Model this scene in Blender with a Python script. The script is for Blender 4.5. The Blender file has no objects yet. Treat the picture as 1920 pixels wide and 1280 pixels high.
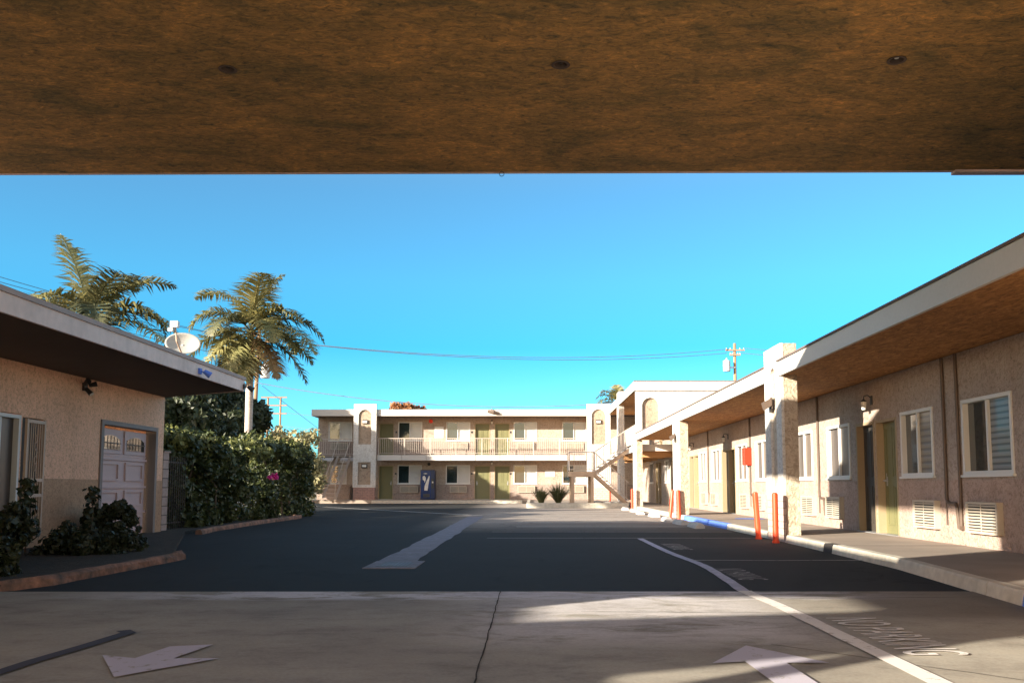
import bpy, math, random
from mathutils import Vector, Matrix
random.seed(7)
S=bpy.context.scene
COL=S.collection
R=math.radians
PI=math.pi

# ------------------------------------------------------------------ materials
def newmat(name):
    m=bpy.data.materials.new(name); m.use_nodes=True
    nt=m.node_tree; b=nt.nodes['Principled BSDF']
    return m,nt,b
def pos(nt,scale=(1,1,1)):
    g=nt.nodes.new('ShaderNodeNewGeometry'); mp=nt.nodes.new('ShaderNodeMapping')
    mp.inputs['Scale'].default_value=scale
    nt.links.new(g.outputs['Position'],mp.inputs['Vector']); return mp.outputs['Vector']
def noise(nt,vec,scale,detail=4,rough=.55,dist=0):
    n=nt.nodes.new('ShaderNodeTexNoise'); n.inputs['Scale'].default_value=scale
    n.inputs['Detail'].default_value=detail; n.inputs['Roughness'].default_value=rough
    n.inputs['Distortion'].default_value=dist
    nt.links.new(vec,n.inputs['Vector']); return n.outputs['Fac']
def ramp(nt,fac,stops):
    r=nt.nodes.new('ShaderNodeValToRGB'); cr=r.color_ramp
    while len(cr.elements)<len(stops): cr.elements.new(.5)
    for e,(p,c) in zip(cr.elements,stops):
        e.position=p; e.color=(*c,1) if len(c)==3 else c
    nt.links.new(fac,r.inputs['Fac']); return r.outputs['Color']
def mixc(nt,fac,a,b,mode='MIX'):
    m=nt.nodes.new('ShaderNodeMix'); m.data_type='RGBA'; m.blend_type=mode
    for i,v in ((0,fac),(6,a),(7,b)):
        if isinstance(v,(int,float)): m.inputs[i].default_value=v
        elif isinstance(v,tuple): m.inputs[i].default_value=(*v[:3],1)
        else: nt.links.new(v,m.inputs[i])
    return m.outputs[2]
def bump(nt,b,h,strength=.4,dist=.01):
    n=nt.nodes.new('ShaderNodeBump'); n.inputs['Strength'].default_value=strength
    n.inputs['Distance'].default_value=dist
    nt.links.new(h,n.inputs['Height']); nt.links.new(n.outputs['Normal'],b.inputs['Normal'])
def mul(c,k): return tuple(min(1,x*k) for x in c)
def surf(name,col,rough=.8,bs=0,bst=.4,bd=.01,var=.12,vs=.7,fine=.06,fs=25,metal=0,scale=(1,1,1),col2=None,dist=0):
    m,nt,b=newmat(name)
    p=pos(nt,scale)
    f=noise(nt,p,vs,5,.6)
    c=ramp(nt,f,[(.3,mul(col2 or col,1-var)),(.7,mul(col,1+var))])
    f2=noise(nt,p,fs,3)
    c=mixc(nt,1.0,c,ramp(nt,f2,[(.3,(1-fine,)*3),(.7,(1,)*3)]),'MULTIPLY')
    nt.links.new(c,b.inputs['Base Color'])
    b.inputs['Roughness'].default_value=rough; b.inputs['Metallic'].default_value=metal
    if bs: bump(nt,b,noise(nt,p,bs,5,.6,dist),bst,bd)
    return m
def stucco(name,col,scale=9,st=.6,bd=.02,var=.1,dist=1.2,low=None,lowc=None):
    m,nt,b=newmat(name); p=pos(nt)
    f=noise(nt,p,.8,5,.6); f2=noise(nt,p,scale,6,.65,dist)
    c=ramp(nt,f,[(.3,mul(col,1-var)),(.72,mul(col,1+var))])
    c=mixc(nt,1.0,c,ramp(nt,f2,[(.36,(.66,.63,.60)),(.53,(1.04,1.04,1.04))]),'MULTIPLY')
    # faint vertical run-off streaks and grime
    ps=pos(nt,(2.2,2.2,.35)); s=noise(nt,ps,1.1,5,.65,.5)
    c=mixc(nt,1.0,c,ramp(nt,s,[(.34,(.90,.88,.86)),(.55,(1,1,1))]),'MULTIPLY')
    nt.links.new(c,b.inputs['Base Color']); b.inputs['Roughness'].default_value=.9
    bump(nt,b,f2,st,bd); return m

M={}
M['canopy']=None
def canopy_mat():
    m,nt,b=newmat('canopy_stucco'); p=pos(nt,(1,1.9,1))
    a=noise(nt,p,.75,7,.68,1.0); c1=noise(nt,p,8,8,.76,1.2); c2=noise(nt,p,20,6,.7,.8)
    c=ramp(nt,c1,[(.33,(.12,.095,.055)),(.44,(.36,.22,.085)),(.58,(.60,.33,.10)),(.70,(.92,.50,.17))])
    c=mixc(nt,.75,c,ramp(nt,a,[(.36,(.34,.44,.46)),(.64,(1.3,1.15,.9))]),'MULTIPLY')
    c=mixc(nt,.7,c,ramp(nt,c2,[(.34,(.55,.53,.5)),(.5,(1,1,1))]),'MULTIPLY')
    nt.links.new(c,b.inputs['Base Color']); b.inputs['Roughness'].default_value=.85
    bump(nt,b,c1,.9,.03); return m
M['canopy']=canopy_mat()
def soffit_mat():
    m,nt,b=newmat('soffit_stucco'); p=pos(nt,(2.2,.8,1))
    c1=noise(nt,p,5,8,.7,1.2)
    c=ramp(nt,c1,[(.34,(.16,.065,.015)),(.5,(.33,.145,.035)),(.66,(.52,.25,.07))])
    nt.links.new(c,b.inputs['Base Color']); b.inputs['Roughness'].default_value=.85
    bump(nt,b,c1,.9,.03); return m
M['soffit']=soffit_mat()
M['wall']=stucco('stucco_cream',(.41,.335,.285),15,1.0,.035)
M['wain']=stucco('stucco_taupe',(.42,.31,.26),15,1.0,.035)
M['pier']=stucco('stucco_pier',(.52,.43,.33),9,1.0,.06)
M['trim']=stucco('trim_plaster',(.57,.55,.52),14,.25,.008,.05)
M['niche']=stucco('niche_plaster',(.36,.28,.21),9,.6,.02)
M['fascia']=surf('fascia_paint',(.51,.48,.445),.7,20,.15,.004,.05,.5)
M['lwall']=stucco('stucco_tan',(.84,.51,.34),22,.5,.015,.13)
M['lwain']=stucco('stucco_olive_grey',(.50,.31,.19),22,.5,.015,.13)
M['lfascia']=surf('fascia_rose',(.80,.60,.53),.7,18,.3,.006,.16,1.2,.12,8)
M['lsoffit']=surf('soffit_brown',(.105,.072,.055),.85,14,.4,.01,.1)
M['roofing']=surf('roofing_felt',(.13,.10,.09),.95,30,.4,.01)
M['farwall']=stucco('far_stucco',(.40,.33,.275),12,.5,.02)
M['farwain']=stucco('far_wainscot',(.32,.25,.215),12,.5,.02)
M['farsoffit']=surf('far_soffit',(.52,.29,.13),.85,10,.3,.01)
M['door']=surf('olive_door',(.17,.165,.075),.5,0,var=.05)
M['doordark']=surf('dark_screen_door',(.055,.045,.035),.5,0,var=.1)
M['doorframe']=surf('door_frame_paint',(.34,.26,.16),.6,0,var=.08)
M['white']=surf('white_aluminium',(.62,.62,.60),.45,0,var=.04,fine=.03)
M['rail']=surf('rail_paint',(.50,.42,.36),.5,0,var=.06)
M['grille']=surf('grille_beige',(.46,.40,.32),.5,0,var=.05)
M['slotdark']=surf('grille_slot',(.035,.03,.027),.8,0)
M['steel']=surf('galvanised',(.45,.45,.46),.45,0,metal=.6)
M['black']=surf('black_metal',(.03,.03,.032),.45,0)
M['pipe']=surf('conduit_paint',(.11,.075,.055),.6,0,var=.1)
M['bollard']=surf('safety_orange',(.82,.07,.018),.38,0,var=.08,vs=4,fine=.1,fs=40)
M['red']=surf('cabinet_red',(.80,.035,.012),.4,0,var=.04)
M['wood']=surf('pole_wood',(.30,.185,.105),.9,0,var=.2,vs=2,scale=(4,4,.4))
M['brickedge']=None
def brick(name,c1,c2,mortar,sc,mode='YZ',bst=.6):
    m,nt,b=newmat(name)
    g=nt.nodes.new('ShaderNodeNewGeometry'); sp=nt.nodes.new('ShaderNodeSeparateXYZ'); cb=nt.nodes.new('ShaderNodeCombineXYZ'); ad=nt.nodes.new('ShaderNodeMath')
    nt.links.new(g.outputs['Position'],sp.inputs[0]); nt.links.new(sp.outputs['X'],ad.inputs[0]); nt.links.new(sp.outputs['Y'],ad.inputs[1])
    nt.links.new(ad.outputs[0],cb.inputs['X']); nt.links.new(sp.outputs['Z'],cb.inputs['Y'])
    t=nt.nodes.new('ShaderNodeTexBrick'); nt.links.new(cb.outputs[0],t.inputs['Vector'])
    t.inputs['Color1'].default_value=(*c1,1); t.inputs['Color2'].default_value=(*c2,1); t.inputs['Mortar'].default_value=(*mortar,1)
    t.inputs['Scale'].default_value=1; t.inputs['Brick Width'].default_value=sc[0]; t.inputs['Row Height'].default_value=sc[1]; t.inputs['Mortar Size'].default_value=sc[2]
    f=noise(nt,pos(nt),12,4)
    c=mixc(nt,1.0,t.outputs['Color'],ramp(nt,f,[(.3,(.78,.76,.75)),(.65,(1,1,1))]),'MULTIPLY')
    nt.links.new(c,b.inputs['Base Color']); b.inputs['Roughness'].default_value=.9
    iv=nt.nodes.new('ShaderNodeMath'); iv.operation='SUBTRACT'; iv.inputs[0].default_value=1; nt.links.new(t.outputs['Fac'],iv.inputs[1])
    bump(nt,b,iv.outputs[0],bst,.012); return m
M['brick']=brick('painted_brick',(.60,.47,.40),(.54,.42,.36),(.36,.27,.23),(.28,.125,.012))
M['redbrick']=brick('rose_brick',(.36,.22,.19),(.32,.20,.17),(.22,.15,.13),(.3,.1,.01))
M['block']=brick('concrete_block',(.46,.34,.29),(.42,.31,.27),(.16,.12,.10),(.6,.2,.012))

def glass(name,col=(.012,.022,.026),spec=.8):
    m,nt,b=newmat(name)
    f=noise(nt,pos(nt),1.2,3)
    nt.links.new(ramp(nt,f,[(.35,col),(.65,mul(col,1.6))]),b.inputs['Base Color'])
    b.inputs['Roughness'].default_value=.04; b.inputs['Specular IOR Level'].default_value=spec
    b.inputs['Coat Weight'].default_value=.6; b.inputs['Coat Roughness'].default_value=.03
    bump(nt,b,noise(nt,pos(nt),1.7,2),.12,.02); return m
M['glass']=glass('window_glass')
M['curtain']=surf('curtain_behind_glass',(.065,.048,.040),.35,0,var=.25,vs=3,scale=(6,6,.4))
def blinds(name,c,c2,per=.05):
    m,nt,b=newmat(name)
    w=nt.nodes.new('ShaderNodeTexWave'); w.bands_direction='Z'; w.inputs['Scale'].default_value=.314/per*1.0
    nt.links.new(pos(nt),w.inputs['Vector']); w.inputs['Distortion'].default_value=.15
    nt.links.new(ramp(nt,w.outputs['Fac'],[(.15,c2),(.5,c)]),b.inputs['Base Color'])
    b.inputs['Roughness'].default_value=.4; b.inputs['Coat Weight'].default_value=.5; b.inputs['Coat Roughness'].default_value=.05
    bump(nt,b,w.outputs['Fac'],.5,.01); return m
M['curtaintan']=surf('tan_curtain',(.13,.10,.08),.35,0,var=.25,vs=3,scale=(6,6,.4))
M['blind']=blinds('venetian_blind',(.62,.62,.60),(.36,.37,.37))
M['blindtan']=blinds('tan_blind',(.21,.17,.125),(.12,.095,.07),.11)  # slatted tan tone standing in for a reflection in the near pane

M['blindshiny']=blinds('bright_blind',(.20,.22,.23),(.07,.085,.09),.09)  # paler tone painted as a bright reflection in the nearest pane
def asphalt_mat():
    m,nt,b=newmat('asphalt'); p=pos(nt)
    a=noise(nt,p,.35,6,.6); c2=noise(nt,p,60,3,.7); st=noise(nt,pos(nt,(.3,2,1)),.8,5,.6)
    base=ramp(nt,a,[(.3,(.014,.016,.018)),(.7,(.024,.026,.029))])
    # paler paving at the far right, its sunlit look put into the colour
    sp=nt.nodes.new('ShaderNodeSeparateXYZ'); g=nt.nodes.new('ShaderNodeNewGeometry'); nt.links.new(g.outputs['Position'],sp.inputs[0])
    mr=nt.nodes.new('ShaderNodeMapRange'); mr.inputs[1].default_value=20; mr.inputs[2].default_value=27; nt.links.new(sp.outputs['Y'],mr.inputs[0])
    ad=nt.nodes.new('ShaderNodeMath'); ad.operation='MULTIPLY'; nt.links.new(mr.outputs[0],ad.inputs[0])
    mr2=nt.nodes.new('ShaderNodeMapRange'); mr2.inputs[1].default_value=-3.2; mr2.inputs[2].default_value=-1.4; nt.links.new(sp.outputs['X'],mr2.inputs[0]); nt.links.new(mr2.outputs[0],ad.inputs[1])
    litpave=ramp(nt,st,[(.32,(.26,.22,.19)),(.66,(.43,.37,.325))])
    c=mixc(nt,ad.outputs[0],base,litpave)
    c=mixc(nt,1.0,c,ramp(nt,c2,[(.3,(.7,.7,.7)),(.65,(1.15,1.15,1.15))]),'MULTIPLY')
    vo=nt.nodes.new('ShaderNodeTexVoronoi'); vo.feature='DISTANCE_TO_EDGE'; vo.inputs['Scale'].default_value=.42
    wv=nt.nodes.new('ShaderNodeVectorMath'); nn_=nt.nodes.new('ShaderNodeTexNoise'); nn_.inputs['Scale'].default_value=1.6; nn_.inputs['Detail'].default_value=6; nt.links.new(p,nn_.inputs['Vector'])
    wv.operation='ADD'; nt.links.new(p,wv.inputs[0]); nt.links.new(nn_.outputs['Color'],wv.inputs[1]); nt.links.new(wv.outputs[0],vo.inputs['Vector'])
    ck=ramp(nt,vo.outputs['Distance'],[(.003,(.35,.35,.35)),(.010,(1,1,1))]); mk=ramp(nt,noise(nt,p,.3,3),[(.48,(0,0,0)),(.56,(1,1,1))])
    c=mixc(nt,mk,c,mixc(nt,1.0,c,ck,'MULTIPLY'))
    oil=noise(nt,pos(nt,(1,.6,1)),1.4,5,.7,.8); c=mixc(nt,1.0,c,ramp(nt,oil,[(.30,(.55,.55,.57)),(.42,(1,1,1)),(.60,(1,1,1)),(.74,(1.55,1.5,1.45))]),'MULTIPLY')
    nt.links.new(c,b.inputs['Base Color']); b.inputs['Roughness'].default_value=.85; b.inputs['Specular IOR Level'].default_value=.25
    bump(nt,b,c2,.5,.006); return m
M['asphalt']=asphalt_mat()
def concrete_mat():
    m,nt,b=newmat('driveway_concrete'); p=pos(nt)
    a=noise(nt,p,.55,6,.62); fine=noise(nt,p,45,4,.7); sm=noise(nt,pos(nt,(.9,2.0,1)),1.3,9,.75,.9); stain=noise(nt,pos(nt,(1,1.3,1)),1.7,9,.78,.2)
    c=ramp(nt,a,[(.3,(.265,.235,.195)),(.7,(.42,.39,.33))])
    g=nt.nodes.new('ShaderNodeNewGeometry'); sp=nt.nodes.new('ShaderNodeSeparateXYZ'); nt.links.new(g.outputs['Position'],sp.inputs[0])
    def band(o,a0,a1,b0,b1):
        r1=nt.nodes.new('ShaderNodeMapRange'); r1.interpolation_type='SMOOTHSTEP'; r1.inputs[1].default_value=a0; r1.inputs[2].default_value=a1; nt.links.new(sp.outputs[o],r1.inputs[0])
        r2=nt.nodes.new('ShaderNodeMapRange'); r2.interpolation_type='SMOOTHSTEP'; r2.inputs[1].default_value=b0; r2.inputs[2].default_value=b1; r2.inputs[3].default_value=1; r2.inputs[4].default_value=0; nt.links.new(sp.outputs[o],r2.inputs[0])
        k=nt.nodes.new('ShaderNodeMath'); k.operation='MULTIPLY'; nt.links.new(r1.outputs[0],k.inputs[0]); nt.links.new(r2.outputs[0],k.inputs[1]); return k.outputs[0]
    def m2(x,y):
        k=nt.nodes.new('ShaderNodeMath'); k.operation='MULTIPLY'
        for i,v in enumerate((x,y)):
            if isinstance(v,(int,float)): k.inputs[i].default_value=v
            else: nt.links.new(v,k.inputs[i])
        return k.outputs[0]
    # pale worn patch by the asphalt joint, sunlight partly put into its colour
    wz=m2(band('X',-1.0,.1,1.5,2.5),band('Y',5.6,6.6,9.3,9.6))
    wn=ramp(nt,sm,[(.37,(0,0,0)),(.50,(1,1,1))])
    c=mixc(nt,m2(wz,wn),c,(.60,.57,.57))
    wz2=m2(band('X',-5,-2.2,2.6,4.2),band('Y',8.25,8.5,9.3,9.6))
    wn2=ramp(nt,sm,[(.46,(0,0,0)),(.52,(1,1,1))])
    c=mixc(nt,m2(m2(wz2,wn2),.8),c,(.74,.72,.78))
    c=mixc(nt,.75,c,ramp(nt,stain,[(.30,(.55,.52,.50)),(.50,(1,1,1)),(.7,(1.12,1.1,1.06))]),'MULTIPLY')
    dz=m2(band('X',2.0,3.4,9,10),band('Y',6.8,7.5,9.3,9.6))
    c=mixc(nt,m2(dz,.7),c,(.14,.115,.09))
    c=mixc(nt,1.0,c,ramp(nt,fine,[(.3,(.86,.85,.84)),(.65,(1.05,1.05,1.05))]),'MULTIPLY')
    nt.links.new(c,b.inputs['Base Color']); b.inputs['Roughness'].default_value=.82
    bump(nt,b,fine,.35,.004); return m
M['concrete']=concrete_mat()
M['walk']=surf('sidewalk_concrete',(.30,.245,.20),.85,40,.3,.004,.14,.9)
M['kerb']=surf('kerb_paint',(.60,.55,.46),.8,14,.6,.012,.16,2.5,.2,9)
M['kerbred']=surf('kerb_worn_red',(.30,.145,.09),.9,12,.9,.02,.5,5,.35,14,col2=(.20,.16,.13))
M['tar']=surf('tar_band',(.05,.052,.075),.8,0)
M['blue']=surf('blue_paint',(.12,.24,.75),.7,0,var=.15,fine=.2)
M['paint']=surf('road_paint',(.55,.52,.66),.75,0,var=.16,vs=5,fine=.35,fs=30)
def wornpaint(name,c,under):
    m,nt,b=newmat(name); f=noise(nt,pos(nt),9,6,.75)
    nt.links.new(ramp(nt,f,[(.36,under),(.43,c)]),b.inputs['Base Color']); b.inputs['Roughness'].default_value=.85; return m
M['paintworn']=wornpaint('worn_road_paint',(.36,.32,.31),(.035,.033,.033))
M['paintconc']=wornpaint('paint_on_concrete',(.82,.78,.75),(.40,.345,.28))
M['paintarrow']=wornpaint('worn_arrow_paint',(.56,.53,.62),(.34,.31,.27))
M['gutter']=surf('gutter_concrete',(.235,.225,.27),.85,20,.5,.006,.16,3,.25,12)
M['soil']=surf('soil',(.035,.026,.018),.95,12,.8,.04,.3,3)
M['groundfar']=surf('ground_dirt',(.16,.13,.09),.95,3,.3,.02)
M['stop']=surf('wheel_stop_concrete',(.50,.47,.44),.8,18,.5,.01,.12,3)
M['rock']=surf('pale_rock',(.62,.58,.53),.9,7,.7,.03)
M['trunkw']=surf('palm_trunk',(.50,.42,.37),.85,8,.5,.02,.2,2,scale=(1,1,6))
M['bark']=surf('bark',(.13,.09,.06),.95,9,.8,.03,.25,2)
M['dish']=surf('dish_paint',(.42,.42,.39),.5,0,var=.08)
M['garage']=surf('garage_door_paint',(.56,.42,.41),.6,30,.15,.003,.06)
M['bars']=surf('security_bar_paint',(.50,.37,.28),.5,0)
M['awning']=surf('awning_metal',(.60,.55,.52),.55,0,var=.05)
M['stairwood']=surf('stair_paint',(.42,.30,.21),.65,0,var=.12,vs=3)
M['lampglass']=surf('lamp_lens',(.72,.70,.64),.25,0,var=.04)
M['transf']=surf('transformer_grey',(.55,.56,.57),.45,0)
M['wire']=surf('wire_black',(.16,.20,.27),.6,0)
M['stucco_dark']=surf('dark_interior',(.03,.025,.02),.9,0)

def leafmat(name,c1,c2,trans=.35,vs=3.0):
    m,nt,b=newmat(name)
    f=noise(nt,pos(nt),vs,3,.6); f2=noise(nt,pos(nt),45,1)
    c=ramp(nt,f,[(.35,c1),(.65,c2)])
    c=mixc(nt,1.0,c,ramp(nt,f2,[(.35,(.6,.6,.6)),(.65,(1.3,1.3,1.3))]),'MULTIPLY')
    nt.links.new(c,b.inputs['Base Color']); b.inputs['Roughness'].default_value=.5
    t=nt.nodes.new('ShaderNodeBsdfTranslucent'); nt.links.new(c,t.inputs['Color'])
    mx=nt.nodes.new('ShaderNodeMixShader'); mx.inputs[0].default_value=trans
    nt.links.new(b.outputs[0],mx.inputs[1]); nt.links.new(t.outputs[0],mx.inputs[2])
    nt.links.new(mx.outputs[0],nt.nodes['Material Output'].inputs['Surface']); return m
M['leafhedge']=leafmat('hedge_leaf',(.022,.036,.010),(.085,.10,.026),.15)
M['leafnew']=leafmat('new_growth_leaf',(.10,.12,.03),(.30,.30,.10),.3)  # paler leaves for the hedge top; sunlight put into their colour
M['leafdark']=leafmat('dark_leaf',(.022,.032,.014),(.055,.07,.025),.2)
M['leafbush']=leafmat('bush_leaf',(.016,.024,.010),(.05,.06,.022),.15)
M['leafpale']=leafmat('pale_leaf',(.24,.22,.11),(.40,.37,.20),.35)
M['leafrust']=leafmat('rust_leaf',(.26,.10,.04),(.42,.20,.085),.3)
M['palmdead']=leafmat('dead_palm_leaf',(.24,.15,.07),(.36,.24,.12),.15,1.1)
M['palmleaf']=leafmat('palm_leaf',(.17,.165,.06),(.36,.32,.13),.25,1.1)
M['palmleaf2']=leafmat('palm_leaf_shade',(.075,.09,.05),(.17,.16,.075),.25,1.1)  # darker frond colour, given to fronds at random
M['agave']=leafmat('strap_leaf',(.07,.085,.035),(.21,.19,.08),.2)
M['pink']=leafmat('pink_petal',(.75,.03,.30),(.85,.08,.42),.3)

# ------------------------------------------------------------------ mesh helpers
WL={}
class MB:
    def __init__(s): s.v=[]; s.f=[]; s.mi=[]; s.m=0
    def add(s,vs,fs):
        o=len(s.v); s.v+= [tuple(v) for v in vs]
        for f in fs: s.f.append(tuple(i+o for i in f)); s.mi.append(s.m)
    def box(s,x0,x1,y0,y1,z0,z1):
        if x0>x1:x0,x1=x1,x0
        if y0>y1:y0,y1=y1,y0
        if z0>z1:z0,z1=z1,z0
        s.add([(x0,y0,z0),(x1,y0,z0),(x1,y1,z0),(x0,y1,z0),(x0,y0,z1),(x1,y0,z1),(x1,y1,z1),(x0,y1,z1)],
              [(0,3,2,1),(4,5,6,7),(0,1,5,4),(1,2,6,5),(2,3,7,6),(3,0,4,7)])
    def prism(s,fr,pts,n0,n1):
        k=len(pts); a=[fr(u,n0,z) for u,z in pts]; b=[fr(u,n1,z) for u,z in pts]
        s.add(a+b,[tuple(range(k))[::-1],tuple(range(k,2*k))]+[(i,(i+1)%k,k+(i+1)%k,k+i) for i in range(k)])
    def poly(s,pts,z0,z1):
        k=len(pts); s.add([(x,y,z0) for x,y in pts]+[(x,y,z1) for x,y in pts],
          [tuple(range(k))[::-1],tuple(range(k,2*k))]+[(i,(i+1)%k,k+(i+1)%k,k+i) for i in range(k)])
    def tube(s,pts,r,n=8,cap=True):
        pts=[Vector(p) for p in pts]; rs=r if isinstance(r,(list,tuple)) else [r]*len(pts)
        rings=[]; up0=None
        for i,p in enumerate(pts):
            d=(pts[min(i+1,len(pts)-1)]-pts[max(i-1,0)]).normalized()
            if up0 is None: up0=Vector((0,0,1)) if abs(d.z)<.9 else Vector((1,0,0))
            a=d.cross(up0).normalized(); b=a.cross(d).normalized(); up0=b
            rings.append([p+(a*math.cos(2*PI*j/n)+b*math.sin(2*PI*j/n))*rs[i] for j in range(n)])
        vs=[v for q in rings for v in q]; fs=[]
        for i in range(len(pts)-1):
            for j in range(n): fs.append((i*n+j,i*n+(j+1)%n,(i+1)*n+(j+1)%n,(i+1)*n+j))
        if cap: fs+= [tuple(range(n))[::-1],tuple(range((len(pts)-1)*n,len(pts)*n))]
        s.add(vs,fs)
    def lathe(s,c,prof,n=20,axis='Z'):
        vs=[];fs=[]
        for r,h in prof:
            for j in range(n):
                a=2*PI*j/n; x,y=r*math.cos(a),r*math.sin(a)
                vs.append((c[0]+x,c[1]+y,c[2]+h) if axis=='Z' else ((c[0]+x,c[1]-h,c[2]+y) if axis=='Y' else (c[0]+h,c[1]+x,c[2]+y)))
        for i in range(len(prof)-1):
            for j in range(n): fs.append((i*n+j,i*n+(j+1)%n,(i+1)*n+(j+1)%n,(i+1)*n+j))
        s.add(vs,fs)
    def build(s,name,mat,parent=None,smooth=False,bevel=0):
        off=WL.get(parent.name,Vector((0,0,0))) if parent else getattr(s,'origin',Vector((0,0,0)))
        me=bpy.data.meshes.new(name); me.from_pydata([(x-off[0],y-off[1],z-off[2]) for x,y,z in s.v],[],s.f)
        mats=mat if isinstance(mat,(list,tuple)) else [mat]
        for m in mats: me.materials.append(m)
        if len(mats)>1: me.polygons.foreach_set('material_index',s.mi)
        if smooth: me.polygons.foreach_set('use_smooth',[True]*len(me.polygons))
        me.validate(); me.update()
        o=bpy.data.objects.new(name,me); COL.objects.link(o)
        if parent: o.parent=parent; WL[o.name]=off
        else: o.location=off; WL[o.name]=Vector(off)
        if bevel:
            md=o.modifiers.new('bevel','BEVEL'); md.width=bevel; md.segments=2; md.limit_method='ANGLE'
        return o
def thing(name,label,cat,loc,group=None):
    o=bpy.data.objects.new(name,None); COL.objects.link(o); o.location=loc; o.empty_display_size=.2
    o['label']=label; o['category']=cat
    if group: o['group']=group
    WL[o.name]=Vector(loc); return o
def tag(o,label,cat,group=None):
    o['label']=label; o['category']=cat
    if group: o['group']=group
    return o
def struct(mb,name,mat,**k):
    o=mb.build(name,mat,**k); o['kind']='structure'; return o
def kids(o): return [c for c in bpy.data.objects if c.parent==o]
def copy_tree(o,parent=None):
    c=o.copy(); COL.objects.link(c)
    if parent: c.parent=parent
    for ch in kids(o): copy_tree(ch,c)
    return c
def frame(kind,base):
    if kind=='E': return lambda u,n,z:(base-n,u,z)       # wall at X=base facing -X (u=Y)
    if kind=='W': return lambda u,n,z:(base+n,u,z)       # wall at X=base facing +X
    return lambda u,n,z:(u,base-n,z)                     # wall at Y=base facing -Y (u=X)
def fbox(mb,fr,u0,u1,n0,n1,z0,z1):
    a=fr(u0,n0,z0); b=fr(u1,n1,z1); mb.box(a[0],b[0],a[1],b[1],a[2],b[2])
def wall_open(mb,fr,u0,u1,z0,z1,ops,n0,n1):
    us=sorted({u0,u1}|{min(max(o[0],u0),u1) for o in ops}|{min(max(o[1],u0),u1) for o in ops})
    for a,b in zip(us,us[1:]):
        if b-a<1e-5: continue
        mid=(a+b)/2; cut=sorted((max(o[2],z0),min(o[3],z1)) for o in ops if o[0]<mid<o[1] and o[3]>z0 and o[2]<z1)
        z=z0
        for c0,c1 in cut:
            if c0-z>1e-4: fbox(mb,fr,a,b,n0,n1,z,c0)
            z=max(z,c1)
        if z1-z>1e-4: fbox(mb,fr,a,b,n0,n1,z,z1)

# ------------------------------------------------------------------ facade parts
def wall_runs(root,name,mat,fr,u0,u1,z0,z1,ops,n0,n1):
    cuts=sorted((o[0],o[1]) for o in ops if o[2]<=z0+.3 and o[3]>=z1 and o[1]>u0 and o[0]<u1)
    a=u0
    for c0,c1 in cuts+[(u1,u1)]:
        if c0-a>.01:
            g=MB(); wall_open(g,fr,a,c0,z0,z1,[o for o in ops if (o[0],o[1]) not in cuts],n0,n1); g.build(name,mat,root)
        a=max(a,c1)
def window(root,fr,u0,u1,z0,z1,split=.48,dark_first=True,blind='blind',label=None,dark='glass'):
    """sliding window: frame mesh 'window' with panes as sub-parts"""
    t=.055; mb=MB(); n0,n1=-.10,.022
    fbox(mb,fr,u0,u1,n0,n1,z0,z0+t); fbox(mb,fr,u0,u1,n0,n1,z1-t,z1)
    fbox(mb,fr,u0,u0+t,n0,n1-.002,z0+t,z1-t); fbox(mb,fr,u1-t,u1,n0,n1-.002,z0+t,z1-t)
    um=u0+(u1-u0)*split
    fbox(mb,fr,um-.025,um+.025,-.08,-.005,z0+t,z1-t)
    fbox(mb,fr,u0-.03,u1+.03,.001,.05,z0-.035,z0-.001)
    w=mb.build('window',M['white'],root)
    if label: w['label']=label
    for k,(a,b) in enumerate(((u0+t,um-.025),(um+.025,u1-t))):
        p=MB(); fbox(p,fr,a,b,-.075 if k else -.055,-.068 if k else -.048,z0+t,z1-t)
        isdark=(k==0)==dark_first
        p.build('pane',M[dark] if isdark else M[blind],w)
    return w
def door(root,fr,u0,u1,z0,z1,mat='door',handle_side=1,rec=.12,panels=True,label=None):
    mb=MB(); fbox(mb,fr,u0+.05,u1-.05,-rec-.045,-rec,z0+.012,z1-.05)
    if panels:
        w=(u1-u0-.1); 
        for (a,b) in ((.14,.46),(.54,.86)):
            for c,d in ((.08,.42),(.5,.93)):
                zz0=z0+(z1-z0)*c; zz1=z0+(z1-z0)*d
                ua=u0+.05+w*a; ub=u0+.05+w*b; e=.022
                fbox(mb,fr,ua,ub,-rec+.0005,-rec+.012,zz0,zz0+e); fbox(mb,fr,ua,ub,-rec+.0005,-rec+.012,zz1-e,zz1)
                fbox(mb,fr,ua,ua+e,-rec+.0005,-rec+.011,zz0+e,zz1-e); fbox(mb,fr,ub-e,ub,-rec+.0005,-rec+.011,zz0+e,zz1-e)
    d=mb.build('door',M[mat],root)
    if label: d['label']=label
    f=MB(); fbox(f,fr,u0,u0+.05,-.16,.012,z0,z1); fbox(f,fr,u1-.05,u1,-.16,.012,z0,z1); fbox(f,fr,u0+.05,u1-.05,-.16,.010,z1-.05,z1)
    f.build('door_frame',M['doorframe'],d)
    h=MB(); uh=u1-.16 if handle_side>0 else u0+.16
    c=fr(uh,-rec+.03,z0+1.0); h.tube([fr(uh,-rec,z0+1.0),fr(uh,-rec+.05,z0+1.0)],.022,8); h.tube([fr(uh-.05,-rec+.055,z0+1.0),fr(uh+.05,-rec+.055,z0+1.0)],.012,6)
    fbox(h,fr,uh-.03,uh+.03,-rec+.0006,-rec+.008,z0+.9,z0+1.14)
    h.build('handle',M['steel'],d)
    return d
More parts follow.
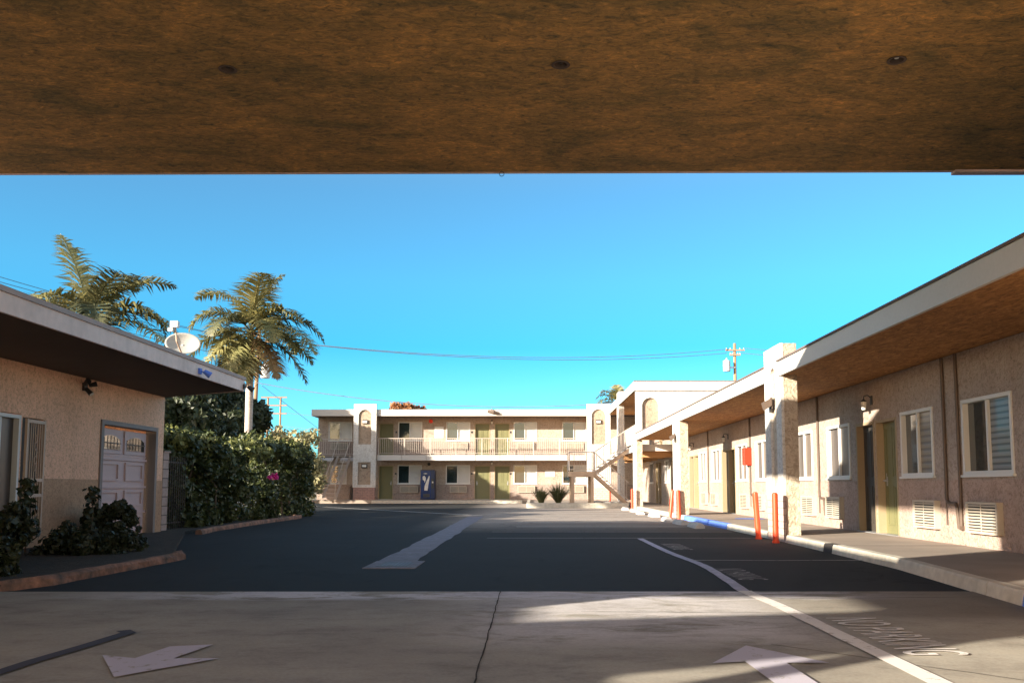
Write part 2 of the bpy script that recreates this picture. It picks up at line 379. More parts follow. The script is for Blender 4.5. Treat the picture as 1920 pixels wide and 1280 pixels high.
def aircon(root,fr,u0,u1,z0,z1,proj=.09):
    mb=MB(); fbox(mb,fr,u0,u1,-.1,proj-.03,z0,z1)
    t=.035
    fbox(mb,fr,u0,u1,proj-.03,proj,z0,z0+t); fbox(mb,fr,u0,u1,proj-.03,proj,z1-t,z1)
    fbox(mb,fr,u0,u0+t,proj-.03,proj-.001,z0+t,z1-t); fbox(mb,fr,u1-t,u1,proj-.03,proj-.001,z0+t,z1-t)
    a=mb.build('air_conditioner',M['grille'],root)
    g=MB(); fbox(g,fr,u0+t,u1-t,proj-.029,proj-.026,z0+t,z1-t); g.build('cavity',M['slotdark'],a)
    g=MB(); n=9
    for i in range(n):
        z=z0+t+(z1-z0-2*t)*(i+.5)/n; fbox(g,fr,u0+t,u1-t,proj-.024,proj-.006,z-.011,z+.011)
    fbox(g,fr,(u0+u1)/2-.012,(u0+u1)/2+.012,proj-.005,proj-.002,z0+t,z1-t)
    g.build('louvre',M['grille'],a); return a
def lantern(root,fr,u,z,n0=0):
    mb=MB(); fbox(mb,fr,u-.045,u+.045,n0,n0+.02,z-.02,z+.16)
    mb.tube([fr(u,n0+.02,z+.12),fr(u,n0+.08,z+.17),fr(u,n0+.15,z+.15),fr(u,n0+.16,z+.08)],.012,6)
    mb.lathe(fr(u,n0+.16,z),[(.012,.09),(.06,.05),(.065,.04),(.0,.04)],10)
    mb.lathe(fr(u,n0+.16,z),[(.0,-.14),(.035,-.13),(.04,-.12)],10)
    l=mb.build('wall_lamp',M['black'],root)
    g=MB(); g.lathe(fr(u,n0+.16,z),[(.038,-.118),(.055,0),(.058,.038)],10); g.build('lamp_glass',M['lampglass'],l); return l
def boxlamp(root,fr,u,z,n0):
    mb=MB(); fbox(mb,fr,u-.17,u+.17,n0,n0+.10,z-.12,z+.12); l=mb.build('wall_lamp',M['black'],root,bevel=.02)
    g=MB(); fbox(g,fr,u-.13,u+.13,n0+.101,n0+.125,z-.07,z+.06); g.build('lamp_glass',M['lampglass'],l,bevel=.01); return l
def arch_plate(mb,fr,u0,u1,z0,z1,a0,a1,zb,zs,n0,n1,arch=True,seg=14):
    fbox(mb,fr,u0,a0,n0,n1,z0,z1); fbox(mb,fr,a1,u1,n0,n1,z0,z1); fbox(mb,fr,a0,a1,n0,n1,z0,zb)
    if not arch: fbox(mb,fr,a0,a1,n0,n1,zs,z1); return
    r=(a1-a0)/2; c=(a0+a1)/2
    P=[(c-r*math.cos(PI*i/seg),zs+r*math.sin(PI*i/seg)) for i in range(seg+1)]
    for p,q in zip(P,P[1:]): mb.prism(fr,[p,q,(q[0],z1),(p[0],z1)],n0,n1)

# ================================================================== SETTING
g=MB(); g.add([(-900,-300,-.03),(900,-300,-.03),(900,1500,-.03),(-900,1500,-.03)],[(0,1,2,3)]); struct(g,'ground',M['groundfar'])
g=MB(); g.add([(-45,8.9,0),(7,9.0,0),(7,56,0),(-45,56,0)],[(0,1,2,3)]); struct(g,'parking_lot',M['asphalt'])
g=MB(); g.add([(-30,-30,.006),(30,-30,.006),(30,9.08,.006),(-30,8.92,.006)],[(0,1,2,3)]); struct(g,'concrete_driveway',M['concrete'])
# sawn joints in the driveway
g=MB()
def strip(mb,p,q,w,z): 
    p=Vector((*p,0)); q=Vector((*q,0)); d=(q-p).normalized(); n=Vector((-d.y,d.x,0))*w/2
    mb.add([(p-n).to_tuple()[:2]+(z,),(p+n).to_tuple()[:2]+(z,),(q+n).to_tuple()[:2]+(z,),(q-n).to_tuple()[:2]+(z,)],[(0,3,2,1)])
def wob(mb,p,q,w,z,n=26,a=.012):
    pr=p
    for i in range(1,n+1):
        t=i/n; c=(p[0]+(q[0]-p[0])*t+random.uniform(-a,a),p[1]+(q[1]-p[1])*t+random.uniform(-a,a)); strip(mb,pr,c,w*random.uniform(.7,1.3),z); pr=c
wob(g,(-.31,9.0),(-.30,3.6),.009,.0105,40,.005); wob(g,(-.3,3.6),(-.25,-3),.016,.0105)
wob(g,(.4,7.55),(2.1,7.48),.010,.0105,14,.006); wob(g,(2.1,8.38),(4.35,8.55),.012,.0105,14,.005)
wob(g,(1.55,6.0),(3.0,4.5),.008,.0105,10,.008); wob(g,(3.3,6.3),(3.7,4.9),.008,.0105,8,.008)
struct(g,'driveway_joint',M['soil'])
# painted lines
def wavy(name,pts,w,z,mat):
    mb=MB()
    L=[];Rr=[]
    for i,p in enumerate(pts):
        a=Vector(pts[max(i-1,0)]); b=Vector(pts[min(i+1,len(pts)-1)]); d=(b-a).normalized(); n=Vector((-d.y,d.x))
        ww=w*random.uniform(.93,1.07)/2
        L.append((p[0]+n.x*ww,p[1]+n.y*ww,z)); Rr.append((p[0]-n.x*ww,p[1]-n.y*ww,z))
    k=len(pts); mb.add(L+Rr,[(i,k+i,k+i+1,i+1) for i in range(k-1)]); return struct(mb,name,mat)
xs=lambda y:2.12+(.10*math.exp(-((y-11.9)/1.6)**2))-.05*math.exp(-((y-8.9)/.7)**2)
wavy('painted_line',[(xs(y/5),y/5) for y in range(45,91)],.12,.008,M['paint'])
wavy('painted_line',[(xs(y/5)+.0,y/5) for y in range(12,46)],.13,.0145,M['paintconc'])
wavy('painted_line',[(2.2+i*.24,12.72+.02*math.sin(i)) for i in range(11)],.075,.0085,M['paintworn'])
for y0,x0,x1 in ((18.15,-.9,4.5),(20.6,-.9,4.5)): wavy('painted_line',[(x0+i*.3,y0+.01*math.sin(i*2)) for i in range(int((x1-x0)/.3)+1)],.09,.0085,M['paintworn'])
for y0 in (23.2,26.0,28.8,31.6,34.4,37.2): wavy('painted_line',[(-.4+i*.4,y0) for i in range(13)],.09,.0085,M['paintconc'])
wavy('painted_line',[(-1.75-i*.75,31.9+i*1.16) for i in range(14)],.10,.008,M['paintconc'])
wavy('painted_line',[(-2.9-i*.2,6.55-.02*i*i-(0.0)) for i in range(1)]+[(-2.82,6.45),(-2.86,5.95),(-2.92,5.4),(-2.95,4.6)],.10,.0145,M['tar'])  # plain dark band on the left concrete
# arrows
g=MB(); g.add([(x,y,.0150) for x,y in ((-2.24,4.97),(-1.86,5.5),(-2.13,5.5),(-2.06,5.97),(-2.31,5.90),(-2.36,5.5),(-2.60,5.6))],[(0,1,2,3,4,5,6)])
struct(g,'painted_arrow',M['paintarrow'])
g=MB(); g.add([(x,y,.0155) for x,y in ((1.37,5.93),(1.04,5.35),(1.24,5.40),(1.27,4.4),(1.49,4.4),(1.47,5.36),(1.72,5.36))],[(0,1,2,3,4,5,6)])
struct(g,'painted_arrow',M['paintarrow'])
# lettering on the ground
def lettering(text,x,y,size,length,z,mat):
    cu=bpy.data.curves.new('lettering','FONT'); cu.body=text; cu.size=1; cu.align_x='LEFT'; cu.resolution_u=3
    tmp=bpy.data.objects.new('tmp',cu); COL.objects.link(tmp)
    me=bpy.data.meshes.new_from_object(tmp); bpy.data.objects.remove(tmp)
    xsx=[v.co.x for v in me.vertices]; ysy=[v.co.y for v in me.vertices]
    w=max(xsx)-min(xsx); h=max(ysy)-min(ysy)
    for v in me.vertices:
        a=(v.co.x-min(xsx))/w*length; b=(v.co.y-min(ysy))/h*size
        v.co=(x+b,y-a,z)
    me.materials.clear(); me.materials.append(mat); me.update()
    o=bpy.data.objects.new('painted_lettering',me); COL.objects.link(o); o['kind']='structure'; return o
lettering('NO PARKING',2.27,7.16,.40,1.55,.0150,M['paintconc'])
lettering('NO PARKING',2.27,11.45,.34,1.35,.0085,M['paintworn'])
lettering('NO PARKING',2.28,16.35,.34,1.5,.0085,M['paintworn'])
# concrete swale and its grate
g=MB(); pts=[(-2.12,12.55)]
edgeL=[(-2.1-.004*(y-12)+random.uniform(-.025,.025),y) for y in [12.6+i*.6 for i in range(32)]]
edgeR=[(-1.60-.002*(y-12)+random.uniform(-.025,.025),y) for y in [12.6+i*.6 for i in range(32)]]
k=len(edgeL); g.add([(x,y,.007) for x,y in edgeL]+[(x,y,.007) for x,y in edgeR],[(i,k+i,k+i+1,i+1) for i in range(k-1)])
struct(g,'gutter_strip',M['gutter'])
t=thing('drain_grate','steel slotted drain grate at near end of the pale gutter strip','drain grate',(-1.8,12.05,0))
g=MB(); g.box(-2.13,-1.47,11.5,12.58,.001,.0115); g.build('surround',M['gutter'],t)
g=MB(); g.box(-2.0,-1.6,11.72,12.4,.012,.014); g.build('pit',M['black'],t)
g=MB()
for i in range(8): g.box(-1.992+i*.05,-1.970+i*.05,11.73,12.39,.0145,.0155)
g.build('grate_bars',M['gutter'],t)

# sidewalk with kerb on the right
kx=lambda y: 4.62 if y>13 else (4.62-.055*(13-y)**1.2 if y>8.5 else 4.3-.0)
def kline(y): 
    if y>=17: return 4.66
    if y>=11.5: return 4.56+.018*(y-11.5)
    return 4.56-.10*(11.5-max(y,6))
g=MB(); ys=[-4,4]+[6+i*.5 for i in range(23)]+[17.5]+[19+i*2 for i in range(20)]
L=[(kline(y)+.15,y) for y in ys]
k=len(ys); g.add([(x,y,.13) for x,y in L]+[(6.9,y,.13) for y in ys]+[(x,y,0) for x,y in L],[(i,k+i,k+i+1,i+1) for i in range(k-1)]+[(i,i+1,2*k+i+1,2*k+i) for i in range(k-1)])
struct(g,'sidewalk',M['walk'])
def kerb(y0,y1,mat,label,name='kerb'):
    mb=MB(); n=max(2,int((y1-y0)/.45)); yy=[y0+(y1-y0)*i/n for i in range(n+1)]
    prof=[(0,0),(.018,.112),(.034,.134),(.149,.136),(.149,0)]
    vs=[];fs=[]
    for y in yy:
        for a,z in prof: vs.append((kline(y)+a,y,z+random.uniform(-.002,.002) if z else 0))
    m_=len(prof)
    for i in range(n):
        for j in range(m_-1): fs.append((i*m_+j,i*m_+j+1,(i+1)*m_+j+1,(i+1)*m_+j))
    fs+=[tuple(range(m_))[::-1],tuple(range(n*m_,n*m_+m_))]
    mb.add(vs,fs); o=mb.build(name,mat); o['kind']='structure'; return o
kerb(8.7,14.1,M['kerb'],''); kerb(14.55,21.9,M['kerb'],''); kerb(22.0,24.3,M['blue'],''); kerb(24.35,28.2,M['blue'],''); kerb(28.3,41.5,M['kerb'],'')
kerb(7.0,7.9,M['blue'],''); kerb(-4,6.98,M['kerb'],''); kerb(7.92,8.68,M['kerb'],''); kerb(14.11,14.54,M['slotdark'],'')
g=MB(); g.box(4.62,6.9,13.9,13.93,.131,.1325); g.box(4.7,6.9,19.9,19.93,.131,.1325); g.box(4.7,6.9,25.9,25.93,.131,.1325); struct(g,'sidewalk_joint',M['slotdark'])
g=MB(); g.lathe((6.05,25.4,.1325),[(0,.0),(.42,.0)],20); struct(g,'painted_access_mark',M['blue'])
# far sidewalk + kerb, right planter bed
g=MB(); g.box(-13.3,6.5,54.6,57.2,-.02,.2); struct(g,'far_sidewalk',M['walk'])
g=MB(); g.box(-9.6,-.6,54.42,54.59,0,.19); struct(g,'far_kerb',M['kerb'])
g=MB(); g.box(-.1,4.45,43.2,54.5,-.02,.18); struct(g,'gravel_bed',M['walk'])
g=MB(); g.box(-.25,4.55,43.0,43.19,0,.24); g.box(-.27,-.11,43.19,54.4,0,.24); struct(g,'bed_kerb',M['kerb'])
# left planters
g=MB(); g.poly([(-5.2,8.6),(-5.12,13.0),(-7.45,19.6),(-7.6,30),(-9,34),(-14,36),(-14,8.6)],-.02,.07); struct(g,'planter_soil',M['soil'])
def rough_kerb(pts,name='planter_kerb'):
    mb=MB(); vs=[];fs=[]; prof=[(-.08,0),(-.075,.07),(-.045,.10),(.045,.105),(.075,.07),(.08,0)]; m_=len(prof)
    P=[]
    for a,b in zip(pts,pts[1:]):
        n=max(1,int((Vector(b)-Vector(a)).length/.22))
        P+=[(a[0]+(b[0]-a[0])*i/n,a[1]+(b[1]-a[1])*i/n) for i in range(n)]
    P.append(pts[-1])
    for i,p in enumerate(P):
        a=Vector(P[max(i-1,0)]); b=Vector(P[min(i+1,len(P)-1)]); d=(b-a).normalized(); n=Vector((d.y,-d.x))
        for q,z in prof: vs.append((p[0]+n.x*(q+random.uniform(-.012,.012)),p[1]+n.y*(q+random.uniform(-.012,.012)),z*random.uniform(.9,1.06)))
    for i in range(len(P)-1):
        for j in range(m_-1): fs.append((i*m_+j,i*m_+j+1,(i+1)*m_+j+1,(i+1)*m_+j))
    fs+=[tuple(range(m_))[::-1],tuple(range((len(P)-1)*m_,len(P)*m_))]
    mb.add(vs,fs); o=mb.build(name,M['kerbred']); o['kind']='structure'
rough_kerb([(-5.35,8.7),(-5.08,9.6),(-5.02,11.5),(-5.0,13.0),(-5.15,13.35)])
rough_kerb([(-7.15,19.6),(-7.35,21),(-7.5,25),(-7.52,29.5),(-7.9,30.2)])

# ================================================================== CANOPY
cp=thing('entrance_canopy','broad brown stucco canopy overhead across the top of the picture','canopy',(-5.65,2.3,0))
ZC=4.72
FL,FR=10.47,10.33   # front edge Y at X=-7 and X=9
def cb(mb,z0,z1,inset=0): mb.poly([(-7.0,.6),(9.4,.6),(9.4,FR-inset),(-7.0,FL-inset)],z0,z1)
holes=[(-2.705,7.75),(.25,7.665),(3.17,7.58)]
# soffit sheet with round openings for the lights
g=MB()
hs=.16
xs_=sorted({-7.0,9.4}|{h[0]-hs for h in holes}|{h[0]+hs for h in holes})
for a,b in zip(xs_,xs_[1:]):
    mid=(a+b)/2; hh=[h for h in holes if abs(h[0]-mid)<hs]
    yf=lambda x: FL+(FR-FL)*(x+7)/16.4
    if not hh: g.add([(a,.6,ZC),(b,.6,ZC),(b,yf(b),ZC),(a,yf(a),ZC)],[(0,3,2,1)])
    else:
        h=hh[0]
        g.add([(a,.6,ZC),(b,.6,ZC),(b,h[1]-hs,ZC),(a,h[1]-hs,ZC)],[(0,3,2,1)])
        g.add([(a,h[1]+hs,ZC),(b,h[1]+hs,ZC),(b,yf(b),ZC),(a,yf(a),ZC)],[(0,3,2,1)])
        n=24; out=[];inn=[]
        for i in range(n):
            t_=2*PI*i/n; c,s_=math.cos(t_),math.sin(t_); kq=hs/max(abs(c),abs(s_))
            out.append((h[0]+c*kq,h[1]+s_*kq,ZC)); inn.append((h[0]+c*.062,h[1]+s_*.062,ZC))
        g.add(out+inn,[(i,n+i,n+(i+1)%n,(i+1)%n) for i in range(n)])
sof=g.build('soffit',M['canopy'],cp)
g=MB(); cb(g,ZC+.3,ZC+.62); g.build('roof_slab',M['roofing'],cp)
g=MB(); g.poly([(-7.0,FL+.002),(9.4,FR+.002),(9.4,FR+.05),(-7.0,FL+.05)],ZC-.004,ZC+.6)
g.poly([(-7.05,.6),(-7.002,.6),(-7.002,FL+.05),(-7.05,FL+.05)],ZC-.004,ZC+.6)
g.poly([(9.402,.6),(9.45,.6),(9.45,FR+.05),(9.402,FR+.05)],ZC-.004,ZC+.6); g.build('fascia',M['lfascia'],cp)
g=MB(); yy=FL+(FR-FL)*(4.9+7)/16.4
g.poly([(4.95,yy-.06),(9.4,FR-.06),(9.4,FR+.06),(4.95,yy+.06)],ZC-.035,ZC-.006); g.build('drip_edge',M['lfascia'],cp)
for i,h in enumerate(holes):
    c=MB(); c.lathe((h[0],h[1],ZC),[(.062,0.002),(.080,-.004),(.083,-.009),(.076,-.012),(.058,-.009),(.056,.09),(.0,.09)],24)
    l=c.build('recessed_light',M['lsoffit'],cp,smooth=False)
    if i==2: l['label']='recessed light with a pale bulb'
    b=MB(); b.lathe((h[0],h[1],ZC),[(.0,.005),(.018,.010),(.027,.03),(.022,.06),(.0,.08)],14); b.build('bulb',M['lampglass'] if i==2 else M['slotdark'],l,smooth=True)
g=MB(); yw=FL+(FR-FL)*(6.65)/16.4-.03
g.tube([(-.36+.028*math.cos(a),yw,ZC-.034+.028*math.sin(a)) for a in [2*PI*i/16 for i in range(17)]],.004,6); g.tube([(-.36,yw,ZC-.006),(-.36,yw,ZC+.001)],.006,6); g.build('hook',M['black'],cp)
for y0,y1 in ((1.2,3.4),):
    g=MB(); g.box(-6.45,-5.98,y0,y1+.2,3.165,ZC+.3); g.build('pier',M['pier'],cp)  # unseen pier added to shade the near sidewalk
for y0 in (2,):
    g=MB(); g.box(9.0,9.35,y0,y0+.4,0,ZC+.3); g.build('pier',M['pier'],cp)
g=MB(); g.origin=Vector((-3.6,1.5,0)); g.box(-3.75,-3.45,.4,2.5,0,1.10); g.box(-3.80,-3.40,.36,2.54,1.101,1.15)  # unseen wall added to end the sun patch on its left side
tag(g.build('low_wall',M['block']),'low concrete block wall beside the driveway, left of the camera','wall')

# ================================================================== LEFT BUILDING
LX=-7.9; fl=frame('W',LX)
lb=thing('office_building','tan one-storey building on the left with garage door and flat overhanging roof','building',(LX,14,0))
ops=[(16.62,19.0,0,2.2),(12.9,13.98,.25,2.14),(14.02,14.62,.25,2.1)]
dg=lambda x:-.5+(x+5.9)/2.27   # unseen south roof edge, skewed to aim the driveway sun patch
for nm,z0,z1,mt,nn in (('wall',1.15,2.93,'lwall',0),('wainscot',0,1.148,'lwain',.006)):
    g=MB(); wall_open(g,fl,2.2,19.42,z0,z1,ops,-.2,nn)
    g.box(-18,LX-.2,2.2,2.4,z0,z1)
    g.box(-18,LX-.2,19.2,19.42+(nn*.5),z0,z1)
    g.build(nm,M[mt],lb)
g=MB(); g.add([(-5.9,2.2,2.985),(-5.9,18.42,2.985),(-7.9,19.5,2.935),(-18,19.5,2.935),(-18,2.2,2.935),(-7.9,2.2,2.935)],[(0,5,2,1),(2,5,4,3)]); g.build('soffit',M['lsoffit'],lb)
HA,HB,HC,HD=(-10.5,-.45),(-7.15,.20),(-7.15,1.35),(-10.5,1.56)      # corners of an unseen roof hole added to pass a sun band
for xy in ((-6.2,-.45),(-10.2,-2.2),(-14,-3.9)):
    g=MB(); g.box(xy[0]-.08,xy[0]+.08,xy[1]+.1,xy[1]+.26,0,2.99); g.build('carport_post',M['bars'],lb)  # unseen posts added under the open bay
g=MB(); g.poly([(-5.93,1.6),(-5.93,18.5),(-7.9,19.55),(-18,19.55),(-18,1.6)],3.0,3.16)
for P_ in ([(-5.93,dg(-5.93)),(-5.93,1.6),(-7.15,1.6),(-7.15,dg(-7.15))],[(-10.5,dg(-10.5)),(-10.5,1.6),(-18,1.6),(-18,dg(-18))],[(-7.15,dg(-7.15)),HB,HA,(-10.5,dg(-10.5))],[HC,(-7.15,1.6),(-10.5,1.6),HD]): g.poly(P_,3.0,3.16)
g.build('roof',M['roofing'],lb)
g=MB(); fr_=[(-5.9,dg(-5.9)),(-5.9,18.45)]
g.box(-5.93,-5.89,-.48,18.45,2.955,3.185)
g.poly([(-5.89,18.45),(-5.93,18.45),(-8.0,19.6),(-7.96,19.62)],2.955,3.185); g.build('fascia',M['lfascia'],lb)
g=MB(); g.poly([(-5.865,-.48),(-5.865,18.475),(-7.96,19.67),(-8.04,19.62),(-5.96,18.46),(-5.96,-.48)],3.186,3.25); g.build('roof_cap',surf('roof_cap',(.40,.30,.27),.75,14,.3,.005,.15),lb)
# garage door, two-panel wide sections with arched lights in the top row
gd=MB(); y0,y1,z0,z1=16.72,18.9,.02,2.12; nfr=-.16
fbox(gd,fl,y0,y1,nfr-.05,nfr,z0,z1)
W_=(y1-y0)/2
secs=[(z0+.02,.52),(.54,1.02),(1.04,1.56)]
for (a,b) in secs:
    for j in range(2):
        ua=y0+W_*j+.14; ub=y0+W_*(j+1)-.14; za=a+.09; zb=b-.07; e=.045
        for q in ((ua,ub,za,za+e),(ua,ub,zb-e,zb),(ua,ua+e,za+e,zb-e),(ub-e,ub,za+e,zb-e)): fbox(gd,fl,q[0],q[1],nfr+.0005,nfr+.034,q[2],q[3])
    fbox(gd,fl,y0,y1,nfr+.0005,nfr+.038,b-.03,b+.012)
fbox(gd,fl,y0,y1,nfr+.0005,nfr+.012,1.60,1.64)
for j in range(2):
    ua=y0+W_*j+.06; ub=y0+W_*(j+1)-.06
    arch_plate(gd,fl,ua,ub,1.65,2.10,ua+.08,ub-.08,1.72,1.93,nfr+.001,nfr+.03,arch=False)
gdo=gd.build('garage_door',M['garage'],lb)
for j in range(2):
    ua=y0+W_*j+.14; ub=y0+W_*(j+1)-.14; c=(ua+ub)/2; r=(ub-ua)/2
    w=MB(); pts=[(ua,1.73)]+[(ub,1.73)]+[(c+r*math.cos(PI*i/14),1.86+.14*math.sin(PI*i/14)) for i in range(15)]
    w.prism(fl,pts,nfr+.001,nfr+.034); wi=w.build('door_window',M['glass'],gdo)
    b=MB()
    for i in range(1,6): 
        u=ua+(ub-ua)*i/6; hh=1.86+.14*math.sqrt(max(0,1-((u-c)/r)**2)); fbox(b,fl,u-.006,u+.006,nfr+.035,nfr+.040,1.74,hh-.01)
    fbox(b,fl,ua+.01,ub-.01,nfr+.046,nfr+.052,1.84,1.86); b.build('muntin',M['pipe'],wi)
g=MB(); fbox(g,fl,16.56,16.66,-.19,.03,0,2.25); fbox(g,fl,18.96,19.06,-.19,.03,0,2.25); fbox(g,fl,16.66,18.96,-.19,.028,2.17,2.25)
g.build('garage_door_frame',surf('garage_frame_paint',(.20,.17,.16),.6,0),lb)
window(lb,fl,12.95,13.95,.3,2.12,split=.5,blind='curtain',dark='glass',label='white framed sliding office window')
sg=MB()
for a,b,c,d in ((14.06,14.10,.28,2.08),(14.56,14.60,.28,2.08)): fbox(sg,fl,a,b,.02,.06,c,d)
for z in (.29,.86,1.10,2.02): fbox(sg,fl,14.10,14.56,.02,.058,z,z+.05)
sgo=sg.build('security_gate',M['bars'],lb)
b=MB()
for i in range(7):
    u=14.14+i*.063; b.tube([fl(u,.04,.34),fl(u,.04,2.02)],.009,6)
b.build('gate_bars',M['bars'],sgo)
b=MB()
for k in range(5):
    z=1.33+k*.11; b.tube([fl(14.33+.04*math.cos(a)*(1 if k%2 else .7),.055,z+.06*math.sin(a)) for a in [2*PI*i/12 for i in range(13)]],.006,5)
b.build('scrollwork',M['bars'],sgo)
g=MB(); fbox(g,fl,14.05,14.6,-.12,-.08,.25,2.1); g.build('back_panel',M['doordark'],lb)
# motion light on the wall
ml=MB(); c=fl(15.88,.0,2.77); fbox(ml,fl,15.82,15.94,.0,.04,2.70,2.84)
ml.tube([fl(15.80,.05,2.80),fl(15.73,.15,2.86)],[.03,.055],10); ml.tube([fl(15.96,.05,2.80),fl(16.02,.16,2.84)],[.03,.05],10); ml.tube([fl(15.88,.04,2.74),fl(15.88,.14,2.64)],[.035,.045],10)
mo=ml.build('motion_light',M['black'],lb); ml=MB(); ml.tube([fl(15.88,.141,2.639),fl(15.88,.15,2.628)],[.04,.03],10); ml.build('sensor',M['lampglass'],mo)
g=MB(); fbox(g,fl,16.05,16.10,.007,.03,.52,.64); g.build('outlet_box',M['slotdark'],lb)
# spot lights on the fascia
for y,c_ in ((15.9,'blue'),(18.38,'black')):
    g=MB(); g.box(-5.885,-5.85,y-.05,y+.05,3.0,3.1); g.tube([(-5.85,y,3.05),(-5.78,y+.02,3.03)],.012,6); g.tube([(-5.80,y,3.05),(-5.70,y+.05,2.98)],[.035,.06],10); s_=g.build('spotlight',M[c_],lb)
    if c_=='blue': s_['label']='small blue spotlight'
# satellite dish on its roof
dt=thing('satellite_dish','pale oval satellite dish standing on the edge of the tan building roof','satellite dish',(-6.35,16.2,3.16))
g=MB(); cx,cy_,cz=-6.42,16.5,3.60
nrm=Vector((.30,-.82,.30)).normalized(); ux=nrm.cross(Vector((0,0,1))).normalized(); uy=ux.cross(nrm).normalized()
vs=[];fs=[]; nr,na=7,32
for i in range(nr+1):
    r=i/nr
    for j in range(na):
        a=2*PI*j/na; p=Vector((cx,cy_,cz))+ux*(-.31*r*math.cos(a))+uy*(.22*r*math.sin(a))+nrm*(.09*r*r); vs.append(p)
for i in range(nr):
    for j in range(na): fs.append((i*na+j,i*na+(j+1)%na,(i+1)*na+(j+1)%na,(i+1)*na+j))
g.add(vs,fs)
d=g.build('reflector',M['dish'],dt,smooth=True); sm=d.modifiers.new('s','SOLIDIFY'); sm.thickness=.015
tip=Vector((cx,cy_,cz))+nrm*.50+uy*.16+ux*.14
g=MB(); g.tube([Vector((cx,cy_,cz))-uy*.24+nrm*.07,Vector((cx,cy_,cz))-uy*.1+nrm*.35+ux*.1,tip],.016,8); g.build('feed_arm',M['bars'],dt)
g=MB(); g.box(tip.x-.07,tip.x+.07,tip.y-.05,tip.y+.05,tip.z-.06,tip.z+.06); g.box(tip.x-.11,tip.x-.02,tip.y-.04,tip.y+.04,tip.z-.13,tip.z-.061); g.build('receiver',M['white'],dt,bevel=.01)
g=MB(); g.tube([(cx-.05,cy_+.15,3.16),(cx-.05,cy_+.12,3.5),Vector((cx,cy_,cz))-nrm*.02],.022,8); g.box(cx-.2,cx+.1,cy_,cy_+.3,3.161,3.18); g.build('mast',M['steel'],dt)

# block gatepost and iron fence beside the garage
g=MB(); g.box(-8.28,-8.02,19.75,20.05,0,1.76); g.box(-8.31,-7.99,19.72,20.08,1.761,1.80); g.origin=Vector((-8.15,19.9,0))
tag(g.build('block_post',M['block']),'concrete block gatepost between the garage and the hedge','gatepost')
ft=thing('iron_fence','black iron bar fence in front of the near end of the hedge','fence',(-8.1,21,0))
for z in (.2,1.55):
    g=MB(); g.box(-8.12,-8.09,20.1,21.3,z,z+.03); g.build('fence_rail',M['black'],ft)
g=MB()
for i in range(9): g.box(-8.082,-8.068,20.16+i*.125,20.174+i*.125,.07,1.7)
g.build('fence_bars',M['black'],ft)

# ================================================================== ONE-STOREY WING (right)
RX=6.6; fe=frame('E',RX)
rw=thing('motel_wing','one-storey motel wing on the right with cream and taupe stucco rooms','building',(RX,26,0))
Y0,Y1=-4.0,41.0
per=6.6
doors=[];wins=[];acs=[]
for k in range(-2,4):
    b=16.4+k*6.55
    if b+2<Y1: doors+=[(b,b+1.0,k,0),(b+1.07,b+2.05,k,1)]
    for a in (b+2.42,b+4.95):
        if a+1.45<Y1 : wins.append((a,a+1.45))
    for a in (b+2.9,b+4.75):
        if a+.95<Y1: acs.append((a,a+.95))
wins=[w for w in wins if w[0]>9]
# measured openings near the camera
wins=[w for w in wins if w[0]>17]+[(12.42,13.88),(14.9,16.2)]
acs=[a for a in acs if a[0]>17]+[(12.78,13.7),(14.75,15.6)]
ops=[(d[0],d[1],0,2.28) for d in doors]+[(w[0],w[1],1.20,2.34) for w in wins]
for nm,z0,z1,mt,nn in (('wall',1.13,3.09,'wall',0),('wainscot',.0,1.128,'wain',.006)):
    if nm=='wainscot': wall_runs(rw,nm,M[mt],fe,Y0,Y1,z0,z1,ops,-.2,nn); continue
    g=MB(); wall_open(g,fe,Y0,Y1,z0,z1,ops,-.2,nn); g.box(RX+.2,14,Y0,Y0+.2,z0,z1); g.box(RX+.2,14,40.5,40.7,z0,z1); g.build(nm,M[mt],rw)
for w in wins:
    lab=None
    near=w[0]<17
    window(rw,fe,w[0],w[1],1.20,2.34,split=.5,dark_first=False,blind='curtaintan',dark='curtain') if not near else window(rw,fe,w[0],w[1],1.20,2.34,split=.5,dark_first=False,blind='blindtan' if w[0]>14 else 'blindshiny',dark='glass')
for dd in doors:
    m_='doordark' if dd[3]==1 else 'door'
    door(rw,fe,dd[0],dd[1],.135,2.28,m_,-1 if dd[3] else 1,rec=.13,label='dark screen door' if dd[3] else None)
for dd in doors:
    g=MB(); fbox(g,fe,dd[0],dd[1],-.16,.05,.131,.145); g.build('threshold',M['steel'],rw)
for a in acs: aircon(rw,fe,a[0],a[1],.34,.80,proj=.10)
for k in range(-1,4):
    b=16.4+k*6.55
    lantern(rw,fe,b+1.03 if k!=0 else 17.55,2.62)
# conduits between each pair of rooms
def conduit(y,zlow,kink):
    g=MB(); x=RX-.03
    g.tube([(x,y,3.08),(x,y,.86),(x,y-.01,.80),(x,y-.10*kink,.76),(x-.01,y-.32*kink,.76),(x-.02,y-.38*kink,.70),(x,y-.38*kink,.38)],.027,8)
    g.tube([(x,y+.02,.80),(x,y+.02,.42)],.012,6); return g.build('conduit',M['pipe'],rw)
conduit(14.45,.4,1); 
g=MB(); g.tube([(RX-.03,13.98,3.08),(RX-.03,13.98,.80),(RX-.04,13.97,.42)],.027,8); g.box(RX-.05,RX-.008,13.94,14.02,.36,.43); g.build('conduit',M['pipe'],rw)
for k in range(0,4): conduit(16.4+k*6.55+4.45,.4,1)
